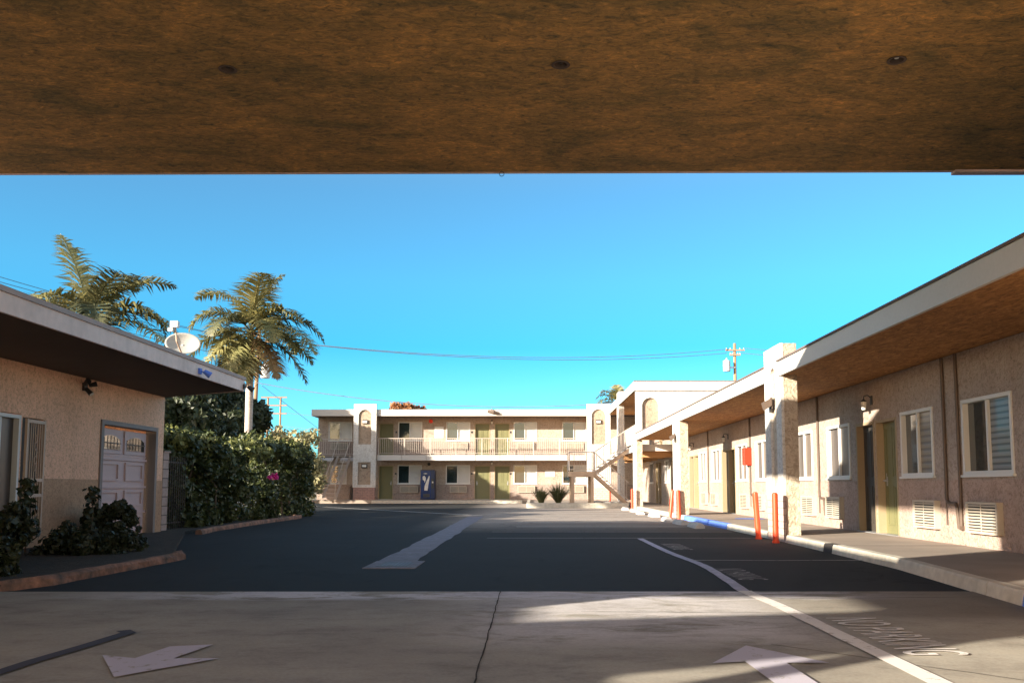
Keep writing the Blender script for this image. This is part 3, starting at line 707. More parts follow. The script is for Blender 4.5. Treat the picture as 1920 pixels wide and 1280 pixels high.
# roofs: near block and far block, soffit / fascia / felt
def roofblock(y0,y1,fx,zs,zt,x1=16,endfar=True):
    g=MB(); g.box(fx,fx+.05,y0,y1,zs-.015,zt-.04); g.box(fx+.051,x1,y1-.05,y1,zs+.01,zt-.041); g.box(fx+.051,x1,y0,y0+.05,zs+.01,zt-.041); g.build('fascia',M['fascia'],rw)
    g=MB(); g.box(fx-.025,fx+.07,y0-.02,y1+.02,zt-.039,zt-.008); g.box(fx+.071,x1,y0,y1,zt-.14,zt-.02); g.build('roof',M['roofing'],rw)
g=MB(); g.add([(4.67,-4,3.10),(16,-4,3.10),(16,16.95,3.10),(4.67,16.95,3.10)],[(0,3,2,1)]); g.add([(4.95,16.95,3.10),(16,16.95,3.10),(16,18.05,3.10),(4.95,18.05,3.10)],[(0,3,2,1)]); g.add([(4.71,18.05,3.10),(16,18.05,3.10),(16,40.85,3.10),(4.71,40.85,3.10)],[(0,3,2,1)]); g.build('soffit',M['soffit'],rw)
roofblock(-4.0,16.95,4.62,3.10,3.40)
roofblock(18.05,40.85,4.66,3.10,3.42)
g=MB(); g.box(4.96,16,16.96,18.04,3.11,3.30); g.build('roof',M['roofing'],rw)
def pier(root,y0,y1,zt,x0=4.70,x1=4.95,lamp=True,zb=.13):
    g=MB(); g.box(x0,x1,y0,y1,zb,zt); p=g.build('pier',M['pier'],root)
    f=frame('E',x0); g=MB(); mid=(y0+y1)/2-.02
    arch_plate(g,f,y0-.004,y1,.86,zt+.004,mid-.22,mid+.22,1.02,zt-.62,.0006,.055); g.build('pier_facing',M['trim'],p)
    g=MB(); fbox(g,f,y0+.02,y1,.0007,.045,zb-.13,.858); g.build('brick_base',M['brick'],p)
    if lamp:
        g=MB(); c=(x0-.055,mid+.10,2.62); g.box(c[0]-.02,c[0]-.001,c[1]-.08,c[1]+.08,c[2]-.1,c[2]+.12)
        g.prism(lambda u,n,z:(c[0]-.02-u,c[1]-.1+n,c[2]+z),[(0,.10),(.16,.02),(.12,-.12),(0,-.04)],0,.2); g.build('flood_lamp',M['pipe'],p)
    return p
pier(rw,16.85,18.04,3.70); pier(rw,28.8,30.0,3.09); pier(rw,40.8,41.9,3.09,lamp=False)
# red cabinet on the wall
t=thing('fire_cabinet','bright red metal cabinet mounted on the wall between two windows','cabinet',(RX,27.45,1.7))
g=MB(); fbox(g,fe,27.30,27.62,.008,.22,1.66,2.18); g.build('cabinet_body',M['red'],t,bevel=.01)
g=MB(); fbox(g,fe,27.4,27.5,.06,.10,1.62,1.659); fbox(g,fe,27.33,27.38,.03,.12,2.181,2.21); g.build('bracket',M['black'],t)
# bollards
def bollard(x,y,lab,lean=(0,0),h=.88,group=None):
    g=MB(); r=.054
    top=Vector((x+lean[0],y+lean[1],h)); base=Vector((x,y,0)); g.tube([base,base.lerp(top,.5),top],r,18,cap=True)
    d=(top-base).normalized(); g.tube([top,top+d*.02,top+d*.035],[r,r*.9,r*.5],18)
    g.tube([base,base+Vector((0,0,.03))],r*1.25,18)
    g.origin=base.copy(); o=g.build('bollard',M['bollard'],smooth=False); tag(o,lab,'bollard','orange bollards guarding the piers'); return o
bollard(4.45,16.72,'upright orange bollard at the near corner of the nearest pier')
bollard(4.44,17.95,'orange bollard leaning slightly left beside the nearest pier',(-.05,0))
bollard(4.42,29.3,'orange bollard tilted right with its mate at the second pier',(.09,0))
bollard(4.62,28.7,'straighter orange bollard touching the brick base of the second pier',(-.02,.02))
bollard(4.45,40.6,'orange bollard at the foot of the staircase by the third pier')
bollard(4.3,50.5,'orange bollard standing behind the open staircase',h=1.0)
# wheel stops
def wheelstop():
    g=MB(); L=.6
    prof=[(-.13,0),(-.115,.07),(-.06,.125),(.06,.125),(.115,.07),(.13,0)]
    m_=len(prof); ys_=[-L,-L+.07,L-.07,L]; vs=[];fs=[]
    for i,y in enumerate(ys_):
        s_=.86 if i in (0,3) else 1
        for a,z in prof: vs.append((a*s_,y,z*s_))
    for i in range(3):
        for j in range(m_-1): fs.append((i*m_+j,i*m_+j+1,(i+1)*m_+j+1,(i+1)*m_+j))
    fs+=[tuple(range(m_)),tuple(range(3*m_,4*m_))[::-1]]
    g.add(vs,fs); o=g.build('wheel_stop',M['stop']); return o
ws=wheelstop()
spots=[(4.10,22.9,0,'concrete wheel stop nearest the camera, in the shade'),(4.04,24.9,.03,'second concrete wheel stop from the camera, half in shade'),
 (3.98,27.0,-.04,'third wheel stop, the first one in full sun'),(4.12,30.9,.03,'wheel stop in line with the second pier'),
 (3.98,33.6,-.03,'wheel stop just beyond the second pier'),(4.10,36.6,.02,'wheel stop midway between second and third piers'),(4.0,39.2,0,'farthest wheel stop, before the planter bed')]
for i,(x,y,rz,lab) in enumerate(spots):
    o=ws if i==0 else ws.copy()
    if i: COL.objects.link(o)
    o.location=(x,y,0); o.rotation_euler=(0,0,rz); tag(o,lab,'wheel stop','concrete wheel stops along the kerb')

# ================================================================== TWO-STOREY WING (far right)
tw=thing('two_storey_wing','two-storey motel wing at far right with arched end wall and balcony','building',(6.6,48,0))
f41=frame('S',41.05)
g=MB(); arch_plate(g,f41,4.70,9.4,3.43,5.36,4.99,5.74,3.44,4.66,-.2,0); g.build('end_wall',M['trim'],tw)
g=MB(); fbox(g,f41,4.98,5.75,-.2,-.12,3.44,5.1); g.build('niche',M['niche'],tw)
g=MB(); wall_open(g,fe,41.1,55,.13,5.36,[(42.2,43.1,.13,2.3),(43.8,45.2,1.2,2.3),(46.5,47.4,.13,2.3),(47.6,48.5,.13,2.3),(49.5,50.9,1.2,2.3),
  (42.0,42.9,2.93,5.0),(43.6,45.0,3.85,5.05),(46.0,46.9,2.93,5.0),(48.5,49.9,3.85,5.05),(51,52.4,3.85,5.05)],-.2,0); g.build('wall',M['farwall'],tw)
door(tw,fe,42.2,43.1,.135,2.3,'door'); door(tw,fe,46.5,47.4,.135,2.3,'doordark',label='dark screen door'); door(tw,fe,47.6,48.5,.135,2.3,'door')
window(tw,fe,43.8,45.2,1.2,2.3,blind='curtain'); window(tw,fe,49.5,50.9,1.2,2.3,blind='curtain')
door(tw,fe,42.0,42.9,2.93,5.0,'door'); door(tw,fe,46.0,46.9,2.93,5.0,'door')
for a in (43.6,48.5,51): window(tw,fe,a,a+1.4,3.85,5.05,blind='curtain')
g=MB(); g.box(4.74,6.59,41.26,55.0,2.62,2.92); g.build('walkway',M['fascia'],tw)
for y in (42.5,45.0,47.5,50.0,52.5):
    g=MB(); g.box(4.8,6.55,y,y+.28,2.38,2.618); g.build('beam',M['farsoffit'],tw)
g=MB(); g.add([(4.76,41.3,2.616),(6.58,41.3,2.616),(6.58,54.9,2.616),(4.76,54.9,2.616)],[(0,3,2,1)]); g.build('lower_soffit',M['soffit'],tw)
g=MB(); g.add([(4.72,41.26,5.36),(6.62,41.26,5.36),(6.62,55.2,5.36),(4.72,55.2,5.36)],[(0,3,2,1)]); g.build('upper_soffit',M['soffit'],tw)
g=MB(); g.box(4.62,4.67,41.0,55.0,5.35,5.78); g.box(4.671,10.4,40.96,41.0,5.362,5.78); g.build('fascia',M['fascia'],tw)
g=MB(); g.box(4.68,13,41.02,55.2,5.5,5.74); g.box(4.60,10.42,40.93,41.0,5.781,5.81); g.build('roof',M['roofing'],tw)
g=MB(); g.box(9.402,13,41.05,41.2,3.0,5.36); g.box(6.8,13,41.2,55,4.0,5.36); g.build('wall',M['trim'],tw)
def railing(root,p,q,z,h,sp=.11,r=.010,post=1.8,name='railing',low=.1,slope=None):
    p=Vector(p); q=Vector(q); z0,z1=z if isinstance(z,tuple) else (z,z)
    g=MB(); a=Vector((p.x,p.y,z0)); b=Vector((q.x,q.y,z1)); up=Vector((0,0,1))
    g.tube([a+up*h,b+up*h],.024,6); g.tube([a+up*low,b+up*low],.018,6); L=(b-a).length; n=int(L/post)
    for i in range(n+1): c=a.lerp(b,i/max(n,1)); g.tube([c,c+up*h],.024,6)
    rr=g.build(name,M['rail'],root)
    g=MB(); n=int(L/sp)
    for i in range(1,n): c=a.lerp(b,i/n); g.tube([c+up*low,c+up*h],r,4,cap=False)
    g.build('balusters',M['rail'],rr); return rr
railing(tw,(4.80,41.3),(4.80,48.4),2.92,.95); railing(tw,(4.80,50.0),(4.80,54.6),2.92,.95)
g=MB(); g.box(4.66,4.94,48.6,49.8,.13,6.12); pp=g.build('pier',M['trim'],tw)

# open staircase
st=thing('staircase','open tan staircase with a landing on posts beside the third pier','staircase',(3,43.9,.18))
ZL=1.72; B=.18
g=MB(); g.box(1.75,2.98,43.35,45.6,ZL-.05,ZL); g.build('landing',M['stairwood'],st)
g=MB(); g.box(1.75,2.98,43.33,43.42,ZL-.24,ZL-.051); g.box(1.75,2.98,45.5,45.6,ZL-.24,ZL-.051); g.box(1.75,1.84,43.42,45.5,ZL-.24,ZL-.052); g.build('landing_beam',M['stairwood'],st)
for x,y in ((1.93,43.38),(2.86,43.38),(1.93,45.55),(2.86,45.55)):
    g=MB(); g.box(x-.07,x+.07,y-.045,y+.045,B,ZL-.241); g.build('post',M['stairwood'],st)
def flight(xa,za,xb,zb,y0,y1,n):
    d=Vector((xb-xa,0,zb-za))
    for y in (y0,y1-.05):
        g=MB(); f=lambda u,nn,z:(u,y+nn,z); w=.14
        g.prism(f,[(xa,za-.05),(xb,zb-.05),(xb,zb-.05-w*1.4),(xa,za-.05-w*1.4)],0,.05); g.build('stringer',M['stairwood'],st)
    for i in range(n):
        t=(i+.5)/n; x=xa+(xb-xa)*t; z=za+(zb-za)*t; g=MB(); g.box(x-.13,x+.13,y0+.051,y1-.051,z-.03,z+.015); g.build('tread',M['awning'],st)
flight(2.98,ZL,4.60,B+.1,43.4,44.3,8)
flight(2.98,ZL,4.74,2.92,44.65,45.55,7)
railing(st,(2.98,43.42),(4.6,43.42),(ZL-.02,B+.08),.93,sp=.13,post=3,r=.011)
railing(st,(2.98,44.62),(4.72,44.62),(ZL,2.9),.93,sp=.2,post=3,r=.011)
railing(st,(1.78,43.38),(2.95,43.38),ZL,.93,sp=.11,post=1.1); railing(st,(1.78,43.45),(1.78,45.5),ZL,.93,sp=.13,post=2)

# ================================================================== FAR BUILDING
FY=57.0; ff=frame('S',FY)
fb=thing('motel_building','two-storey motel block across the end of the parking lot','building',(-5,57,.2))
X=lambda px:(px-998)*.03362
dU=[(711,739),(890,919),(927,956)]; dL=[(711,739),(890,920),(927,957)]
wU=[(617,661),(747,792),(837,882),(963,1007),(1054,1099)]; wL=[(747,792),(837,882),(963,1007),(1054,1099)]
ops=[(X(a),X(b),2.93,4.98) for a,b in dU]+[(X(a),X(b),.2,2.32) for a,b in dL]+[(X(a),X(b),3.86,5.05) for a,b in wU]+[(X(a),X(b),1.18,2.35) for a,b in wL]+[(X(622),X(652),1.18,2.35)]
for nm,z0,z1,mt,nn in (('wainscot',.0,1.14,'farwain',.006),('wall',1.142,5.40,'farwall',0)):
    if nm=='wainscot': wall_runs(fb,nm,M[mt],ff,X(597),6.9,z0,z1,ops,-.25,nn); continue
    g=MB(); wall_open(g,ff,X(597),6.9,z0,z1,ops,-.25,nn); g.box(X(597),X(597)+.2,FY+.25,66,z0,z1); g.build(nm,M[mt],fb)
wall_runs(fb,'upper_wainscot',M['farwain'],frame('S',FY-.01),X(597),6.9,2.95,3.82,[(o[0],o[1],2.9,4.0) for o in ops if o[2]==2.93],-.003,0.003)
for i,(a,b) in enumerate(dU): door(fb,ff,X(a),X(b),2.935,4.98,'door',-1 if i==1 else 1)
for i,(a,b) in enumerate(dL): door(fb,ff,X(a),X(b),.205,2.32,'door',-1 if i==1 else 1)
for a,b in wU+[]: window(fb,ff,X(a),X(b),3.86,5.05)
for a,b in wL: window(fb,ff,X(a),X(b),1.18,2.35)
w=window(fb,ff,X(622),X(652),1.18,2.35,label='window behind a white grid')
g=MB()
for i in range(1,7): fbox(g,ff,X(622)+.05,X(652)-.05,.03,.045,1.18+i*.165,1.20+i*.165)
for i in range(1,5): u=X(622)+(X(652)-X(622))*i/5; fbox(g,ff,u-.012,u+.012,.046,.058,1.2,2.33)
g.build('grid',M['rail'],w)
for a,b in ((622,653),(752,785),(848,877),(970,1002),(1062,1093)): aircon(fb,ff,X(a),X(b),3.31,3.74,.12)
for a,b in ((752,786),(845,876),(971,1003),(1063,1094)): aircon(fb,ff,X(a),X(b),.63,1.04,.12)
for px,z in ((922.5,4.98),(922.5,2.42)): lantern(fb,ff,X(px),z+.05)
g=MB(); g.lathe((X(808),FY-.001,5.10),[(.0,.05),(.07,.05),(.12,.03),(.13,0)],16,'Y'); g.build('fire_bell',M['red'],fb)
g=MB(); g.tube([ff(X(806),.05,2.45),ff(X(806),.2,2.4)],[.06,.1],10); g.build('wall_lamp',M['black'],fb)
for a,b,z0,z1 in ((815,832,4.05,4.75),(1022,1040,1.62,2.0)):
    g=MB(); fbox(g,ff,X(a),X(b),.005,.025,z0,z1); g.build('notice_board',M['white'],fb)
for px in (743.5,885,957.5):
    for z in (4.35,1.75):
        g=MB(); fbox(g,ff,X(px)-.05,X(px)+.05,.004,.02,z,z+.12); g.build('number_plate',M['black'],fb)
# roof, soffit, walkway
g=MB(); g.box(-13.45,4.7,55.35,66,5.42,5.62); g.box(4.701,13,55.25,66,5.42,5.62); g.build('roof',M['roofing'],fb)
g=MB(); g.add([(-13.3,55.42,5.40),(4.6,55.42,5.40),(4.6,57,5.40),(-13.3,57,5.40)],[(0,3,2,1)]); g.add([(-9.3,55.5,2.60),(3.3,55.5,2.60),(3.3,57,2.60),(-9.3,57,2.60)],[(0,3,2,1)]); g.build('soffit',M['farsoffit'],fb)
g=MB(); g.box(-13.45,3.3,55.28,55.34,5.30,5.70); g.box(-13.5,-13.451,55.28,66,5.30,5.70); g.build('fascia',M['fascia'],fb)
g=MB(); g.box(-9.46,3.3,55.46,57,2.61,2.90); g.box(-13.2,-10.95,55.9,57,2.83,2.90); g.build('walkway',M['walk'],fb)
g=MB(); xx=-9.47
while xx<3.2:
    g.box(xx+.012,min(xx+1.5,3.3)-.012,55.40,55.455,2.59,2.92); xx+=1.5
g.build('walkway_fascia',M['fascia'],fb)
railing(fb,(-9.4,55.5),(3.25,55.5),2.92,1.02,sp=.115,r=.011,post=1.5); railing(fb,(-13.15,55.95),(-11.0,55.95),2.90,1.02,sp=.13,r=.011,post=1.1)
g=MB(); g.tube([(-2.7,55.2,5.58),(-2.35,55.1,5.52),(-2.0,55.2,5.42)],[.09,.12,.05],8); g.tube([(-2.5,55.2,5.6),(-2.45,55.2,5.78)],.03,6); g.build('roof_lamp',M['pipe'],fb)
# arched piers
def farpier(x0,x1,zt,arch_lo,label):
    f=frame('S',55.1); g=MB(); mid0=x0+.30; mid1=x1-.30
    arch_plate(g,f,x0,x1,2.60,zt,mid0,mid1,3.56,5.28,-.22,0)
    if arch_lo:
        arch_plate(g,f,x0,x1,.95,2.598,mid0,mid1,1.12,2.45+.55-.02-.5,-.22,0,arch=False)
    else: fbox(g,f,x0,x1,-.22,0,.95,2.598)
    p=g.build('arched_pier',M['trim'],fb); p['label']=label
    g=MB(); fbox(g,f,x0+.02,x1-.02,-.219,-.10,.96,zt-.1); g.build('niche',M['niche'],p)
    g=MB(); fbox(g,f,x0+.03,x1-.03,-.21,-.015,.2,.948); g.build('brick_base',M['redbrick' if arch_lo else 'brick'],p)
    boxlamp(fb,f,(x0+x1)/2,4.93,-.099)
    if arch_lo: boxlamp(fb,f,(x0+x1)/2,2.25,-.099)
    return p
farpier(-10.88,-9.50,6.02,True,'left arched pier with two lamps'); farpier(3.32,4.76,6.02,False,'right arched pier behind the staircase')
# white awnings at the left end
for x0,x1 in ((-13.2,-12.2),(-11.75,-10.95)):
    g=MB(); f=lambda u,n,z:(n,u,z)
    g.prism(lambda u,n,z:(n,FY-u,z),[(0,2.82),(1.0,2.80),(1.55,2.60),(1.55,2.56),(1.0,2.76),(0,2.78)],x0,x1)
    k=int((x1-x0)/.1)
    for i in range(k): g.box(x0+i*.1,x0+i*.1+.05,FY-1.565,FY-1.551,2.50,2.60)
    g.build('awning',M['awning'],fb)
g=MB(); g.box(-12.7,-11.3,56.4,56.95,.2,1.0); g.box(-12.8,-11.2,56.3,56.98,1.001,1.1); g.build('planter_box',M['farwain'],fb)
# exterior ladder-like stair at the left end
es=thing('metal_stair','steep thin metal stair at the left end of the far building','stair',(-11.6,54.9,.2))
for dx in (0,.75):
    g=MB(); g.prism(lambda u,n,z:(u+n,54.2+(z-.2)*.42,z),[(-12.55+dx,.2),(-12.43+dx,.2),(-11.78+dx,2.9),(-11.90+dx,2.9)],0,.03); g.build('stringer',M['rail'],es)
for i in range(11):
    t_=(i+.7)/11.5; z=.2+2.7*t_; x=-12.5+.65*t_; g=MB(); g.box(x+.05,x+.77,54.15+(z-.2)*.42,54.36+(z-.2)*.42,z-.02,z+.01); g.build('tread',M['rail'],es)
g=MB(); g.tube([(-11.75,54.3,1.1),(-11.1,55.4,3.85)],.02,6); g.tube([(-12.5,54.3,1.1),(-11.85,55.4,3.85)],.02,6); g.tube([(-11.75,54.3,.25),(-11.75,54.3,1.1)],.02,6); g.tube([(-12.5,54.3,.25),(-12.5,54.3,1.1)],.02,6); g.build('handrail',M['rail'],es)
# vending machine
vm=thing('vending_machine','dark blue drinks vending machine with a pale bottle picture on its front','vending machine',((X(805)),56.4,.2))
x0,x1=X(792.5),X(819); fy=frame('S',56.2)
g=MB(); g.box(x0,x1,56.2,56.9,.22,2.03); g.build('cabinet',surf('vending_blue',(.005,.017,.07),.35,0),vm,bevel=.02)
g=MB(); fbox(g,fy,x0+.04,x1-.24,.002,.02,.32,1.96); fpn=g.build('front_panel',surf('vending_panel',(.006,.032,.15),.25,0,var=.5,vs=1.2),vm)
g=MB(); fbox(g,fy,x1-.21,x1-.04,.002,.025,.9,1.5); g.build('control_panel',M['black'],vm)
g=MB(); fbox(g,fy,x1-.17,x1-.09,.026,.036,1.22,1.32); g.build('display',M['lampglass'],vm)
g=MB(); fbox(g,fy,x0+.18,x1-.3,.021,.03,.36,.56); g.build('delivery_flap',M['black'],vm)
w_=x1-x0
g=MB(); g.prism(fy,[(x0+.28*w_,.78),(x0+.50*w_,.76),(x0+.53*w_,.95),(x0+.60*w_,1.35),(x0+.64*w_,1.62),(x0+.60*w_,1.68),(x0+.54*w_,1.56),(x0+.42*w_,1.34),(x0+.30*w_,1.05)],.0205,.024)
g.prism(fy,[(x0+.15*w_,1.62),(x0+.27*w_,1.68),(x0+.38*w_,1.55),(x0+.36*w_,1.38),(x0+.29*w_,1.22),(x0+.27*w_,1.36),(x0+.16*w_,1.45)],.0205,.024)
g.prism(fy,[(x0+.18*w_,1.80),(x0+.36*w_,1.77),(x0+.50*w_,1.80),(x0+.36*w_,1.84)],.0205,.024); g.build('bottle_picture',surf('bottle_print',(.62,.60,.55),.4,0,var=.15,vs=6),fpn)

# ================================================================== VEGETATION
def leafcloud(mb,centres,n,size,flat=.0,elong=1.8,rnd=random):
    """centres: list of (x,y,z,r) ; scatter little bent leaf quads on/in the blobs"""
    tot=sum(c[3]**2 for c in centres)
    for c in centres:
        m_=int(n*c[3]**2/tot)
        for _ in range(m_):
            d=Vector((rnd.gauss(0,1),rnd.gauss(0,1),rnd.gauss(0,1)));
            if d.length<1e-3: continue
            d.normalize(); r=c[3]*(rnd.random()**.38)*(1+.18*rnd.random())
            p=Vector(c[:3])+d*r
            leaf(mb,p,size*rnd.uniform(.6,1.4),elong,d,rnd)
def leaf(mb,p,s,elong,d,rnd=random):
    n=(d+Vector((rnd.uniform(-1,1),rnd.uniform(-1,1),rnd.uniform(-1,1)))*.9).normalized()
    a=n.cross(Vector((rnd.uniform(-1,1),rnd.uniform(-1,1),rnd.uniform(-1,1)))).normalized(); b=n.cross(a)
    a*=s*elong*.5; b*=s*.5
    mb.add([p-a,p+b-a*.1+n*s*.1,p+a,p-b-a*.1+n*s*.1],[(0,1,2,3)])
def tree(name,label,cat,base,crown,trunk_r,n,size,mat,elong=1.8,nb=22,group=None,squash=.8,limbs=6,seed=1):
    rnd=random.Random(seed); t=thing(name,label,cat,base,group)
    cx,cy,cz,cr=crown; b=Vector(base)
    top=Vector((cx,cy,cz))
    g=MB(); g.tube([b,b.lerp(top,.4)+Vector((.1*cr,0,0)),b.lerp(top,.8),top],[trunk_r,trunk_r*.8,trunk_r*.6,trunk_r*.35],9); 
    blobs=[]
    for i in range(nb):
        d=Vector((rnd.gauss(0,1),rnd.gauss(0,1),rnd.gauss(0,1)*.8+.15)).normalized()*cr*rnd.uniform(.45,.95)
        d.z*=squash; blobs.append((cx+d.x,cy+d.y,cz+d.z,cr*(rnd.uniform(.18,.36) if nb<40 else rnd.uniform(.08,.26))))
    for i in range(limbs):
        q=blobs[i]; g.tube([b.lerp(top,.45),b.lerp(top,.6).lerp(Vector(q[:3]),.5),Vector(q[:3])],[trunk_r*.5,trunk_r*.3,trunk_r*.1],6)
    g.build('trunk',M['bark'],t)
    g=MB(); leafcloud(g,blobs,n,size,elong=elong,rnd=rnd); g.build('crown',M[mat],t); return t

# hedge with shaded front and a top whose sunlight is put into paler leaves
def hedge():
    rnd=random.Random(3); t=thing('hedge','tall dense green hedge beside the parking lot, sunlit along its top','hedge',(-8.9,27,0))
    g=MB(); path=[(-8.9,20.9),(-8.6,22.5),(-8.5,25),(-8.4,28),(-8.5,31.5),(-9.3,35),(-11.5,37)]
    def at(s):
        s*= (len(path)-1); i=min(int(s),len(path)-2); f=s-i; a,b=path[i],path[i+1]; return a[0]+(b[0]-a[0])*f,a[1]+(b[1]-a[1])*f
    blobs=[]
    for k in range(520):
        s=rnd.random(); x,y=at(s); h=1.88+.35*s+.18*math.sin(s*17)+.12*math.sin(s*41)
        layer=rnd.random()
        z=h*(.06+.94*rnd.random()) if layer<.72 else h*rnd.uniform(.94,1.07)
        bx=x+rnd.uniform(-.62,.62); blobs.append((bx,y+rnd.uniform(-.25,.25),z,rnd.uniform(.16,.34)))
    for k in range(60):
        s=rnd.random(); x,y=at(s); blobs.append((x+rnd.uniform(-.3,.8),y,rnd.uniform(.05,.5),rnd.uniform(.15,.3)))
    leafcloud(g,blobs,52000,.085,elong=1.7,rnd=rnd)
    g.build('foliage',M['leafhedge'],t); g=MB(); top=[]
    for k in range(150):
        s=rnd.random(); x,y=at(s); h=1.88+.35*s+.18*math.sin(s*17)+.12*math.sin(s*41); top.append((x+rnd.uniform(-.65,.7),y+rnd.uniform(-.3,.3),h*rnd.uniform(.93,1.08),rnd.uniform(.10,.24)))
    leafcloud(g,top,9000,.08,elong=1.7,rnd=rnd)
    for k in range(130): # sprigs along the top
        s=rnd.random(); x,y=at(s); h=1.93+.38*s+.18*math.sin(s*17); x+=rnd.uniform(-.5,.5)
        L=rnd.uniform(.15,.42); dx,dy=rnd.uniform(-.15,.15),rnd.uniform(-.15,.15)
        for j in range(14):
            f=j/14; leaf(g,Vector((x+dx*f,y+dy*f,h+L*f)),.08*(1.1-f*.5),1.8,Vector((rnd.uniform(-1,1),rnd.uniform(-1,1),.3)),rnd)
    g.build('new_growth',M['leafnew'],t)  # lighter leaf colour painted where the sun would catch the top
    g=MB(); 
    for k in range(34):
        s=rnd.random(); x,y=at(s); g.tube([(x+rnd.uniform(-.3,.5),y,0),(x+rnd.uniform(-.2,.4),y+rnd.uniform(-.3,.3),1.0),(x+rnd.uniform(-.4,.4),y+rnd.uniform(-.4,.4),1.9)],[.035,.025,.012],6)
    g.build('stems',M['bark'],t)
    for c in ((-7.62,26.9,1.32,.11),(-7.60,26.3,1.28,.06)):
        g=MB(); leafcloud(g,[c],60 if c[3]>.1 else 22,.07,elong=1.1,rnd=rnd); g.build('flower_cluster',M['pink'],t)
    g=MB()
    for k in range(16): leaf(g,Vector((-7.68+rnd.uniform(-.05,.05),24.2+rnd.uniform(-.5,1.1),.55+rnd.uniform(-.12,.12))),.05,1.1,Vector((1,0,0)),rnd)
    g.build('white_flowers',M['rock'],t)
hedge()
tree('shrub_tree','dark leafy tree rising behind the near end of the hedge','tree',(-12.6,29.5,0),(-12.5,29.8,2.75,1.75),.14,15000,.13,'leafdark',2.2,26,'dark trees behind the hedge',1.0,seed=5)
tree('shrub_tree','dark drooping tree between the near tree and the tall palm','tree',(-12.4,34,0),(-12.3,34.2,2.3,1.75),.13,13000,.13,'leafdark',2.4,26,'dark trees behind the hedge',1.0,seed=6)
tree('shade_tree','tall background tree hidden mostly behind the tan building roof','tree',(-20.5,50,0),(-20.5,50,5.0,3.0),.25,22000,.22,'leafdark',1.9,30,'dark trees behind the hedge',.85,seed=8)
tree('shade_tree','second tall background tree behind the hedge and palm','tree',(-17.2,47.5,0),(-17.2,47.5,3.8,2.4),.22,16000,.2,'leafdark',1.9,26,'dark trees behind the hedge',.85,seed=9)
tree('shade_tree','third background tree, standing just left of the tall palm','tree',(-17.6,51.5,0),(-17.6,51.5,4.6,2.7),.22,17000,.2,'leafdark',1.9,30,'dark trees behind the hedge',.95,seed=10)
tree('pale_tree','airy pale-leaved young tree at the left end of the far building','tree',(-13.0,47.5,0),(-12.7,47.5,2.1,2.0),.07,6500,.13,'leafpale',2.0,34,None,.95,seed=11)
tree('low_shrub','dark shrub between the hedge end and the far building','shrub',(-11.6,44.5,0),(-11.6,44.5,1.0,1.1),.06,7000,.12,'leafhedge',1.8,20,None,.9,seed=12)
tree('rust_tree','rust-coloured tree rising behind the far building roof','tree',(-10.9,75,0),(-10.6,75,6.35,2.3),.25,3800,.27,'leafrust',1.7,24,None,.55,seed=14)
# foreground bushes
tree('foreground_bush','sparse dark bush at the left edge in front of the office window','bush',(-6.7,11.4,.07),(-6.9,11.3,.42,.72),.03,11000,.052,'leafbush',1.7,60,'bushes in the near planter',.7,seed=21)
tree('foreground_bush','low dark bush hugging the bottom left kerb','bush',(-5.95,9.9,.07),(-6.05,9.9,.18,.6),.03,8000,.048,'leafbush',1.7,50,'bushes in the near planter',.6,seed=22)
tree('foreground_bush','small leafy bush in front of the garage door','bush',(-7.25,15.9,.07),(-7.3,15.9,.42,.48),.025,6500,.058,'leafbush',1.6,44,'bushes in the near planter',.85,seed=23)
tree('foreground_bush','flat scrubby plant between the two larger bushes','bush',(-6.4,13.4,.07),(-6.5,13.4,.14,.75),.02,6000,.05,'leafbush',1.6,40,'bushes in the near planter',.4,seed=24)
def sprig(x,y,h,lab,seed):
    rnd=random.Random(seed); t=thing('leafy_sprout',lab,'plant',(x,y,.07)); g=MB(); g.tube([(x,y,.07),(x+.04,y,h*.6),(x-.03,y,h)],[.012,.009,.004],6); g.build('stem',M['bark'],t)
    g=MB()
    for k in range(120):
        z=.07+(h-.07)*(.35+.65*rnd.random()); a=rnd.uniform(0,6.3); r=rnd.uniform(.02,.13); leaf(g,Vector((x+r*math.cos(a),y+r*math.sin(a),z)),.075,1.5,Vector((math.cos(a),math.sin(a),.6)),rnd)
    g.build('foliage',M['leafbush'],t)
sprig(-7.25,13.1,1.12,'tall single sprout rising in front of the office window',31)
sprig(-7.42,15.35,1.0,'upright sprout at the left side of the garage bush',32)
# strap-leaf plants in the gravel bed
def strapplant(x,y,r,h,lab,seed,n=170):
    rnd=random.Random(seed); t=thing('strap_leaf_plant',lab,'plant',(x,y,.18),'spiky plants in the gravel bed'); g=MB()
    for k in range(n):
        a=rnd.uniform(0,2*PI); e=rnd.uniform(.15,1.25); L=h*rnd.uniform(.75,1.15); d=Vector((math.cos(a),math.sin(a),0)); w=Vector((-d.y,d.x,0))*.022
        base=Vector((x,y,.18))+d*rnd.uniform(0,.1); P=[]
        for j in range(5):
            f=j/4; P.append(base+d*(r*e*1.25*f**1.2)+Vector((0,0,L*(f-.28*e*f*f*f))))
        vs=[];fs=[]
        for j,p in enumerate(P): ww=w*(1-.9*(j/4)**2); vs+=[p-ww,p+ww]
        for j in range(4): fs.append((2*j,2*j+1,2*j+3,2*j+2))
        g.add(vs,fs)
    g.build('leaves',M['agave'],t)
strapplant(.42,43.7,.42,.85,'rounder dark spiky plant at the left corner of the gravel bed',41)
strapplant(1.25,43.8,.62,1.05,'taller spiky plant between the round plant and the stair post',42,210)
